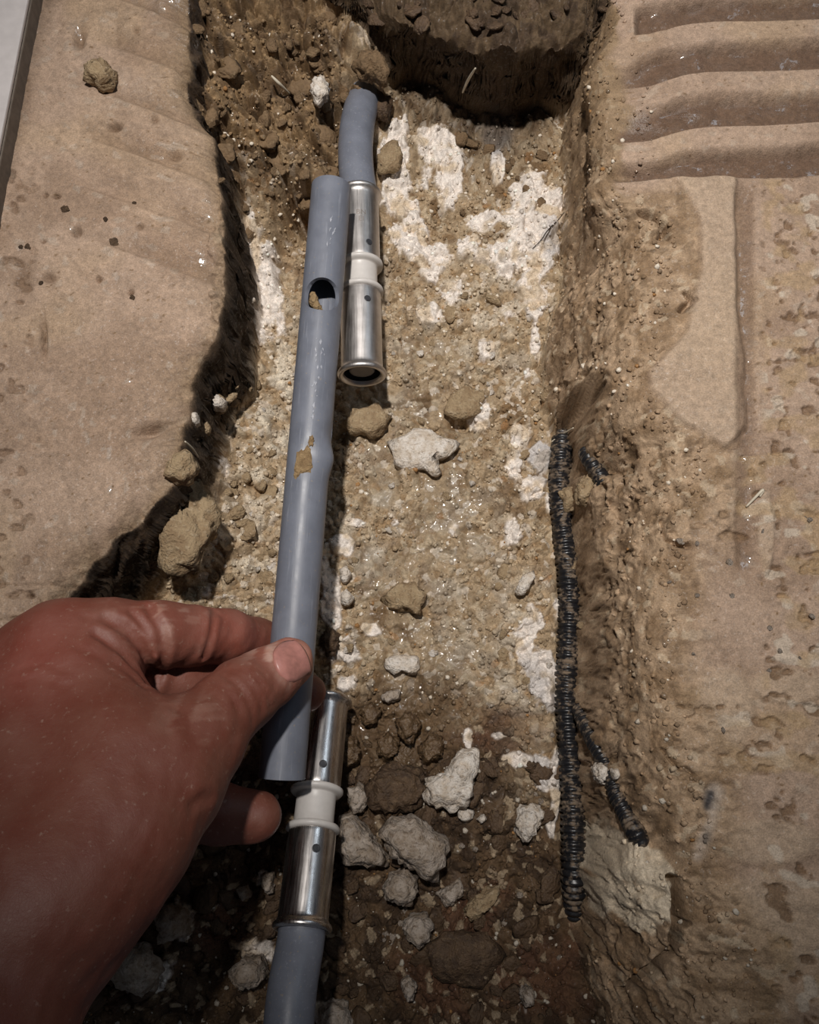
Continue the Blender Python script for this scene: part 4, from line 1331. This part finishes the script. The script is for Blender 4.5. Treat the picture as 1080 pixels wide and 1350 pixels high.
CH = [
    ('plaster_flake', [(512, 582), (530, 576), (546, 562), (566, 568), (585, 582), (606, 580), (604, 596), (585, 606), (572, 604), (576, 618), (585, 622), (570, 630), (560, 620), (538, 622), (520, 612)], .006, PLASTER, 'large flat white plaster flake in the wet middle of the trench', 'plaster'),
    ('plaster_flake', [(505, 868), (520, 866), (535, 864), (554, 866), (552, 880), (550, 892), (538, 888), (530, 884), (520, 890), (508, 882)], .004, PLASTER, 'small flat white plaster flake with a notched lower edge on wet soil', 'plaster'),
    ('plaster_chunk', [(560, 1032), (580, 1022), (598, 1002), (604, 990), (628, 988), (630, 1020), (622, 1048), (606, 1062), (594, 1072), (584, 1062), (564, 1062)], .012, PLASTER, 'upright white plaster chunk with a pointed base beside the brown clod', 'plaster'),
    ('plaster_chunk', [(492, 1094), (516, 1080), (540, 1076), (562, 1086), (590, 1108), (588, 1136), (570, 1158), (556, 1158), (540, 1142), (520, 1128), (508, 1108)], .020, DIRTYPLASTER, 'largest speckled white plaster chunk in the rubble right of the lower coupling', 'plaster'),
    ('plaster_chunk', [(448, 1076), (466, 1072), (480, 1088), (496, 1108), (514, 1130), (512, 1142), (498, 1140), (480, 1138), (458, 1138), (446, 1118)], .016, DIRTYPLASTER, 'long speckled plaster chunk between the lower coupling and the largest chunk', 'plaster'),
    ('plaster_chunk', [(460, 1040), (474, 1034), (486, 1044), (488, 1056), (476, 1070), (466, 1072), (460, 1060)], .010, DIRTYPLASTER, 'small rounded pale chunk right of the white collar of the lower coupling', 'plaster'),
    ('plaster_chunk', [(506, 1168), (516, 1150), (534, 1144), (550, 1156), (550, 1176), (538, 1190), (522, 1188), (508, 1182)], .014, DIRTYPLASTER, 'rounded grey plaster chunk just below the largest chunk', 'plaster'),
    ('plaster_chunk', [(676, 1078), (684, 1064), (700, 1060), (714, 1066), (712, 1082), (704, 1100), (692, 1112), (680, 1096)], .011, PLASTER, 'white teardrop shaped plaster chunk near the lower end of the black conduit', 'plaster'),
    ('plaster_chunk', [(532, 1218), (542, 1206), (560, 1206), (570, 1216), (568, 1236), (552, 1250), (544, 1240), (534, 1232)], .012, DIRTYPLASTER, 'brown stained plaster chunk low in the dark rubble', 'plaster'),
    ('plaster_chunk', [(602, 1066), (614, 1066), (626, 1068), (622, 1080), (612, 1084), (604, 1078)], .006, PLASTER, 'tiny white lump, left one of a pair below the upright chunk', 'plaster'),
    ('plaster_chunk', [(628, 1080), (638, 1072), (642, 1080), (634, 1086)], .005, PLASTER, 'tiny white lump, right one of a pair below the upright chunk', 'plaster'),
    ('plaster_chunk', [(412, 112), (424, 106), (434, 116), (432, 130), (420, 142), (412, 132)], .008, PLASTER, 'white lump in the upper earth left of the bending pipe', 'plaster'),
    ('plaster_chunk', [(530, 1290), (540, 1286), (550, 1296), (546, 1314), (538, 1318), (530, 1304)], .008, DIRTYPLASTER, 'small dim plaster chunk low in the rubble, near the frame bottom', 'plaster'),
    ('plaster_chunk', [(590, 1168), (606, 1156), (612, 1172), (598, 1190), (588, 1196), (576, 1176)], .008, DIRTYPLASTER, 'brownish plaster chunk right of the rounded grey chunk', 'plaster'),
    ('plaster_flake', [(680, 776), (690, 758), (704, 752), (704, 764), (692, 784), (682, 786)], .005, PLASTER, 'narrow white plaster flake left of the black conduit', 'plaster'),
    ('plaster_chunk', [(780, 1012), (790, 1002), (800, 1010), (804, 1026), (794, 1034), (784, 1028)], .008, PLASTER, 'white lump stuck on the right wall beside the thin conduit', 'plaster'),
    ('plaster_chunk', [(804, 1014), (814, 1012), (816, 1024), (808, 1030)], .006, PLASTER, 'smaller grey white lump stuck beside the thin conduit', 'plaster'),
    ('plaster_chunk', [(278, 530), (288, 524), (300, 530), (296, 542), (282, 540)], .007, PLASTER, 'white pebble below the broken left edge', 'plaster'),
    ('plaster_chunk', [(254, 548), (262, 546), (264, 560), (256, 564)], .006, PLASTER, 'small pale pebble in the shadow of the left edge', 'plaster'),
    ('plaster_chunk', [(448, 752), (458, 746), (464, 760), (456, 772), (450, 766)], .006, PLASTER, 'white pebble close right of the cut pipe above the thumb', 'plaster'),
    ('plaster_chunk', [(450, 782), (458, 776), (468, 790), (460, 800), (450, 796)], .006, PLASTER, 'white pebble just above the small flat flake near the pipe', 'plaster'),
    ('plaster_chunk', [(208, 1202), (224, 1190), (244, 1196), (252, 1230), (232, 1236), (216, 1240)], .014, DIRTYPLASTER, 'dim plaster chunk in the dark below the wrist', 'plaster'),
    ('plaster_chunk', [(304, 1280), (322, 1262), (346, 1258), (352, 1284), (336, 1300), (314, 1296)], .014, DIRTYPLASTER, 'dim plaster chunk left of the lower grey pipe', 'plaster'),
    ('plaster_chunk', [(344, 1152), (362, 1150), (362, 1176), (352, 1178)], .008, DIRTYPLASTER, 'dim white lump left of the lower steel sleeve', 'plaster'),
    ('plaster_chunk', [(312, 1172), (326, 1168), (334, 1180), (322, 1186)], .008, DIRTYPLASTER, 'dim flat pebble under the curled finger', 'plaster'),
    ('plaster_chunk', [(132, 1262), (160, 1240), (196, 1250), (214, 1280), (200, 1310), (160, 1296)], .014, DIRTYPLASTER, 'wide dim plaster lump beside the forearm at the bottom', 'plaster'),
    ('plaster_chunk', [(424, 1330), (440, 1318), (458, 1326), (466, 1350), (440, 1370), (420, 1352)], .012, DIRTYPLASTER, 'plaster chunk cut by the frame bottom right of the pipe', 'plaster'),
    ('plaster_chunk', [(684, 1306), (694, 1296), (704, 1306), (702, 1322), (690, 1326)], .008, DIRTYPLASTER, 'faint plaster lump low on the right of the trench bed', 'plaster'),
    ('soil_clod', [(452, 560), (470, 540), (500, 538), (516, 550), (512, 566), (490, 578), (466, 574)], .007, CLOD, 'squared brown clod in the shadow under the upper coupling', 'clod'),
    ('soil_clod', [(500, 792), (520, 774), (546, 766), (560, 780), (556, 812), (536, 806), (518, 804)], .007, CLOD, 'flat tan clod right of the pipe above the notched flake', 'clod'),
    ('soil_clod', [(488, 1032), (510, 1012), (530, 1004), (556, 1020), (562, 1050), (540, 1068), (512, 1076), (492, 1064)], .010, DARKCLOD, 'large dark brown clod between the wet pebbles and the plaster chunks', 'clod'),
    ('soil_clod', [(214, 690), (222, 640), (240, 612), (266, 640), (280, 676), (276, 720), (262, 752), (236, 756), (206, 742)], .010, CLOD, 'big ragged tan clod below the dark left edge above the fingers', 'clod'),
    ('soil_clod', [(216, 632), (228, 600), (250, 596), (262, 618), (246, 640)], .007, CLOD, 'smaller ragged clod on top of the big clod under the left edge', 'clod'),
    ('soil_clod', [(612, 1196), (640, 1172), (660, 1166), (656, 1182), (630, 1210), (618, 1212)], .008, CLOD, 'flat tan splinter of screed in the lower right rubble', 'clod'),
    ('soil_clod', [(584, 545), (596, 520), (616, 510), (640, 516), (634, 548), (612, 556)], .005, CLOD, 'tan clod beside the dark pit above the large flake', 'clod'),
    ('soil_clod', [(114, 104), (118, 88), (134, 82), (152, 98), (148, 112), (130, 118)], .007, CLOD, 'lone brown clod lying on the upper left screed', 'clod'),
    ('soil_clod', [(498, 230), (496, 210), (504, 196), (522, 188), (532, 204), (526, 224)], .005, CLOD, 'brown clod between the bending pipe and the white plaster', 'clod'),
    ('soil_clod', [(760, 640), (772, 628), (790, 640), (786, 660), (768, 668), (756, 656)], .008, CLOD, 'clod lying against the conduit below the stub', 'clod'),
    ('soil_clod', [(735, 650), (748, 640), (760, 652), (758, 672), (744, 676)], .007, CLOD, 'clod lying on the conduit, uppermost on it', 'clod'),
    ('soil_clod', [(424, 838), (436, 826), (448, 838), (444, 862), (430, 866)], .008, DARKCLOD, 'dark clod right beside the thumb tip', 'clod'),
    ('soil_clod', [(560, 1245), (590, 1222), (640, 1226), (670, 1262), (640, 1300), (584, 1296)], .007, DARKCLOD, 'broad low reddish brown clod in the bottom rubble', 'clod'),
    ('soil_clod', [(476, 935), (490, 925), (502, 938), (496, 955), (480, 956)], .008, WETCLOD, 'wet pebble in the pool nearest the lower coupling', 'pebble'),
    ('soil_clod', [(524, 950), (536, 938), (550, 948), (552, 966), (540, 978), (526, 970)], .009, WETCLOD, 'largest wet pebble in the middle of the muddy pool', 'pebble'),
    ('soil_clod', [(498, 978), (512, 966), (526, 976), (524, 994), (508, 1002), (498, 992)], .009, WETCLOD, 'wet pebble in the pool just above the large dark clod', 'pebble'),
    ('soil_clod', [(552, 990), (566, 968), (584, 974), (582, 996), (562, 1008)], .009, WETCLOD, 'wet pebble with a pale edge on the right of the pool', 'pebble'),
    ('soil_clod', [(446, 985), (458, 966), (472, 976), (474, 1004), (456, 1010)], .009, WETCLOD, 'wet clod touching the muddy pool behind the lower coupling', 'pebble'),
    ('plaster_flake', [(500, 920), (510, 912), (528, 908), (528, 922), (512, 928)], .005, DIRTYPLASTER, 'pale chip on the upper rim of the muddy pool', 'plaster'),
    ('soil_clod', [(466, 92), (476, 80), (494, 76), (510, 84), (513, 104), (502, 114), (490, 104), (478, 106)], .010, EARTHCLOD, 'brown clod covering the buried end of the upper pipe', 'clod'),
    ('soil_clod', [(468, 150), (500, 120), (520, 140), (510, 160)], .006, DARKCLOD, 'dark clod right of the bend of the upper pipe', 'clod'),
]
for i, (nm, px, th, mt, lb, ca) in enumerate(CH):
    chunk(nm, px, th, mt, lb, ca, seed=i + 1, lift=0.005 if 'covering' in lb else 0.0)

# ------------------------------------------------------------------ small clods and pebbles, one by one
rs = random.Random(11)
PROTO = {}
for key, mt in (('tan', CLOD), ('dark', DARKCLOD), ('white', PLASTER), ('dim', DIRTYPLASTER), ('wetc', WETCLOD), ('earth', EARTHCLOD)):
    PROTO[key] = []
    for k in range(6):
        nm = {'tan': 'soil_clod', 'dark': 'soil_clod', 'white': 'plaster_crumb', 'dim': 'plaster_crumb', 'wetc': 'pebble', 'earth': 'soil_clod'}[key]
        o = lump(nm, (0, 0, 0), (.004, .004, .0029), 100 + 10 * k + len(key), mt, 3 if key != 'wetc' else 3, 0.42)
        PROTO[key].append(o.data)
        bpy.data.objects.remove(o)


LAND = [(560, 595, 'the large flake'), (528, 877, 'the notched flake'), (597, 1027, 'the upright chunk'), (545, 1115, 'the largest chunk'), (478, 1107, 'the long chunk'), (528, 1167, 'the rounded grey chunk'), (692, 1085, 'the teardrop chunk'),
        (550, 1228, 'the brown stained chunk'), (485, 558, 'the upper coupling'), (540, 790, 'the flat tan clod'), (525, 1040, 'the large dark clod'), (245, 690, 'the big ragged clod'), (745, 620, 'the conduit top'), (750, 850, 'the conduit middle'), (755, 1180, 'the conduit end'),
        (423, 123, 'the upper white lump'), (470, 110, 'the pipe bend'), (425, 398, 'the pipe hole'), (410, 610, 'the mud patch'), (413, 870, 'the thumb tip'), (430, 925, 'the lower coupling rim'), (395, 1225, 'the lower sleeve bead'), (640, 1190, 'the tan splinter'), (540, 960, 'the muddy pool'),
        (700, 310, 'the biggest white patch'), (578, 200, 'the white patch by the pipe'), (372, 110, 'the whitish splinter'), (390, 290, 'the old bore hollow'), (270, 160, 'the left screed corner'), (330, 1278, 'the dim chunk'), (230, 1215, 'the chunk under the wrist'), (440, 1345, 'the chunk at the frame bottom'),
        (620, 100, 'the standing sliver'), (133, 102, 'the lone clod'), (690, 768, 'the narrow flake'), (935, 1080, 'the dark trace'), (985, 500, 'the long groove'), (820, 1160, 'the pale lower wall'), (845, 1110, 'the thin conduit'), (800, 640, 'the stub'), (855, 210, 'the wet glinting spot'), (340, 1070, 'the curled finger')]
PLACED = []


def scatter(key, nm, count, region, smin_, smax_, desc, cat, group, ok=None, sink=0.12):
    made = 0; tries = 0
    while made < count and tries < count * 60:
        tries += 1
        px = rs.uniform(region[0], region[2]); py = rs.uniform(region[1], region[3])
        if ok and not ok(px, py):
            continue
        p = on(px, py)
        s = smin_ + (smax_ - smin_) * rs.random() ** 1.8
        o = bpy.data.objects.new(nm, rs.choice(PROTO[key])); COL.objects.link(o)
        o.location = (float(p[0]), float(p[1]), float(p[2]) + s * sink)
        o.scale = tuple(s / 0.004 * rs.uniform(a, b) for a, b in ((.75, 1.35), (.75, 1.35), (.6, 1.0)))
        o.rotation_euler = (rs.uniform(-.5, .5), rs.uniform(-.5, .5), rs.uniform(0, 6.28))
        d, a, b, l = min((math.hypot(px - a, py - b), a, b, l) for a, b, l in LAND)
        side = ('right of' if px > a else 'left of') if abs(px - a) > abs(py - b) else ('below' if py > b else 'above')
        PLACED.append((f'{desc} {side} {l}', d, o, cat, group))
        made += 1


def label_scattered():
    by = {}
    for t in PLACED:
        by.setdefault(t[0], []).append(t)
    words_ = ['nearest', 'second', 'third', 'fourth', 'fifth', 'sixth', 'seventh', 'eighth', 'ninth', 'tenth', 'eleventh', 'twelfth', 'thirteenth', 'fourteenth', 'fifteenth', 'sixteenth', 'seventeenth', 'eighteenth', 'nineteenth', 'twentieth']
    for k, l in by.items():
        l.sort(key=lambda t: t[1])
        for i, (lb, d, o, cat, group) in enumerate(l):
            tag(o, lb if len(l) == 1 else f'{lb}, {words_[min(i, 19)]} from it', cat, group)


def in_ul(px, py):
    return px > 255 + 0.12 * py and px < 455 - 0.1 * abs(py - 120) and py < 330 and not (455 < px < 505 and py > 100)
scatter('earth', 'soil_clod', 60, (250, 5, 480, 330), .0026, .0068, 'crumbly brown clod', 'clod', 'clods of the upper left earth', in_ul)
scatter('tan', 'soil_clod', 30, (245, 480, 360, 790), .0024, .0050, 'small tan clod', 'clod', 'tan clods left of the cut pipe', lambda a, b: a > 300 - 0.35 * (b - 480) and a > 225)
scatter('tan', 'soil_clod', 24, (430, 380, 730, 900), .0022, .0046, 'small tan clod', 'clod', 'tan clods on the middle bed', lambda a, b: not (430 < a < 510 and b < 560), 0.0)
scatter('dark', 'soil_clod', 70, (425, 1000, 745, 1345), .0028, .0070, 'small dark clod', 'clod', 'dark clods of the lower rubble', lambda a, b: a > 440)
scatter('dark', 'soil_clod', 20, (90, 1090, 370, 1345), .0040, .0085, 'shaded dark clod', 'clod', 'dark clods below the hand', lambda a, b: a > 250 - 0.8 * (b - 1130))
scatter('white', 'plaster_crumb', 36, (300, 380, 735, 920), .0013, .0028, 'white plaster crumb', 'plaster', 'white crumbs on the middle bed', None, 0.05)
scatter('dim', 'plaster_crumb', 36, (430, 960, 745, 1345), .0014, .0032, 'pale plaster crumb', 'plaster', 'pale crumbs in the lower rubble', None)
scatter('earth', 'soil_clod', 12, (600, 180, 740, 280), .0024, .0048, 'small brown clod', 'clod', 'clods at the far end', None, 0.0)
scatter('wetc', 'pebble', 12, (450, 925, 590, 1010), .0026, .0050, 'small wet pebble', 'pebble', 'wet pebbles in the muddy pool', None)
scatter('tan', 'soil_clod', 14, (734, 640, 768, 870), .0014, .0030, 'dirt lump stuck on the conduit', 'clod', 'dirt stuck on the conduit', None, 0.6)
scatter('dark', 'pebble', 8, (20, 250, 220, 400), .0012, .0022, 'tiny brown pebble', 'pebble', 'pebbles on the left screed', None)
scatter('dim', 'pebble', 16, (880, 600, 1075, 1000), .0010, .0018, 'tiny pale pebble', 'pebble', 'pebbles on the right screed', None)
scatter('dark', 'soil_clod', 26, (470, -8, 800, 40), .0025, .0060, 'dark clod on the far edge', 'clod', 'dark clods on the far edge', None, 0.0)
label_scattered()

# ------------------------------------------------------------------ straws and fibres
def strand(name, pts, z_up, r, mat, label, cat):
    ps = []
    for i, (a, b) in enumerate(pts):
        g = on(a, b); ps.append(P(a, b, g[2] + z_up[i]))
    pp = spline(ps, 14)
    rr = [r * (0.55 + 0.45 * math.sin(math.pi * i / 13)) for i in range(14)]
    tag(mesh_py(name, *tube(pp, rr, 8), mat), label, cat)


strand('straw', [(610, 122), (617, 106), (627, 90)], (.002, .006, .012), .0008, STRAW, 'pale sliver standing in the dark hollow at the far end', 'straw')
strand('straw', [(358, 100), (368, 110), (382, 124)], (.006, .008, .006), .0009, STRAW, 'whitish splinter in the upper left earth', 'straw')
strand('straw', [(728, 582), (740, 574), (756, 564)], (.004, .006, .008), .0006, STRAW, 'pale fibre lying across the top of the black conduit', 'straw')
strand('straw', [(244, 582), (254, 592), (262, 604)], (.006, .006, .004), .0006, STRAW, 'pale straw on the ragged clods under the left edge', 'straw')
strand('fibre', [(702, 328), (714, 316), (722, 304), (736, 290), (744, 280)], (.001, .003, .004, .005, .006), .00035, HAIR, 'thin dark fibre over the white plaster patch', 'fibre')
strand('straw', [(1002, 655), (1006, 646), (984, 668)], (.001, .002, .001), .0007, STRAW, 'short white splinter on the right screed', 'straw')

# ------------------------------------------------------------------ crumbs: uncountable grit
rn = np.random.RandomState(4)
NCR = 24000
px = rn.uniform(150, 900, NCR); py = rn.uniform(-10, 1360, NCR)
xw = rn.uniform(-0.17, 0.13, NCR); yw = rn.uniform(-0.24, 0.30, NCR)
ix_ = np.clip(np.searchsorted(gx, xw), 0, NX - 1); iy_ = np.clip(np.searchsorted(gy, yw), 0, NY - 1)
keepc = (wL[iy_, ix_] < 0.05) & (wBm[iy_, ix_] < 0.05) & (tR[iy_, ix_] < 1.15) & (dC[iy_, ix_] > 0.0105)
keepc &= ~((tR[iy_, ix_] > 0.05) & (rn.rand(NCR) < 0.5)) & ~((plm[iy_, ix_] > 0.5) & (rn.rand(NCR) < 0.6)) & ~((wetb[iy_, ix_] > 0.5) & (rn.rand(NCR) < 0.8))
for axis_ in ([P(503, 62, -.11), P(487, 110, -.074), P(470, 190, -.051), A, B], [A2, B2, P(386, 1300, -.030), P(374, 1450, -.018)]):
    keepc &= segdist(X[iy_, ix_], Y[iy_, ix_], [tuple(q[:2]) for q in axis_]) > 0.0125
ix_, iy_ = ix_[keepc], iy_[keepc]
k_ = len(ix_)
base_p = V.reshape(NY, NX, 3)[iy_, ix_]
V0, F0 = ICO[1]; F0 = np.array(F0)
sz = (0.00045 + 0.0011 * rn.rand(k_) ** 2.2)[:, None, None]
vv = V0[None] * (1 + 0.35 * rn.uniform(-1, 1, (k_, 12, 1))) * sz * np.array([1, 1, .8])
vv = vv + base_p[:, None, :] + np.array([0, 0, 0.0002])
ccol = C[iy_, ix_] * rn.uniform(0.72, 1.30, (k_, 1))
rr_ = rn.rand(k_)
ccol = np.where((rr_ > 0.93)[:, None], lin(222, 210, 192) * np.where(mudm[iy_, ix_] > .5, .7, 1.)[:, None], ccol); ccol = np.where((rr_ < 0.012)[:, None], lin(158, 116, 70), ccol)
ccol = np.clip(ccol, 0.01, .85)
ff = (F0[None] + (np.arange(k_) * 12)[:, None, None]).reshape(-1, 3)
grit = mesh_np('loose_grit', vv.reshape(-1, 3), ff, EARTH, col=np.repeat(ccol, 12, 0), wet=np.repeat(np.clip(wetb[iy_, ix_] * 0.8 + (rn.rand(k_) > 0.93) * 0.7, 0, 1), 12))
tag(grit, 'loose sandy grit and crumbs scattered over the trench bed and wall', 'grit', None, 'stuff')
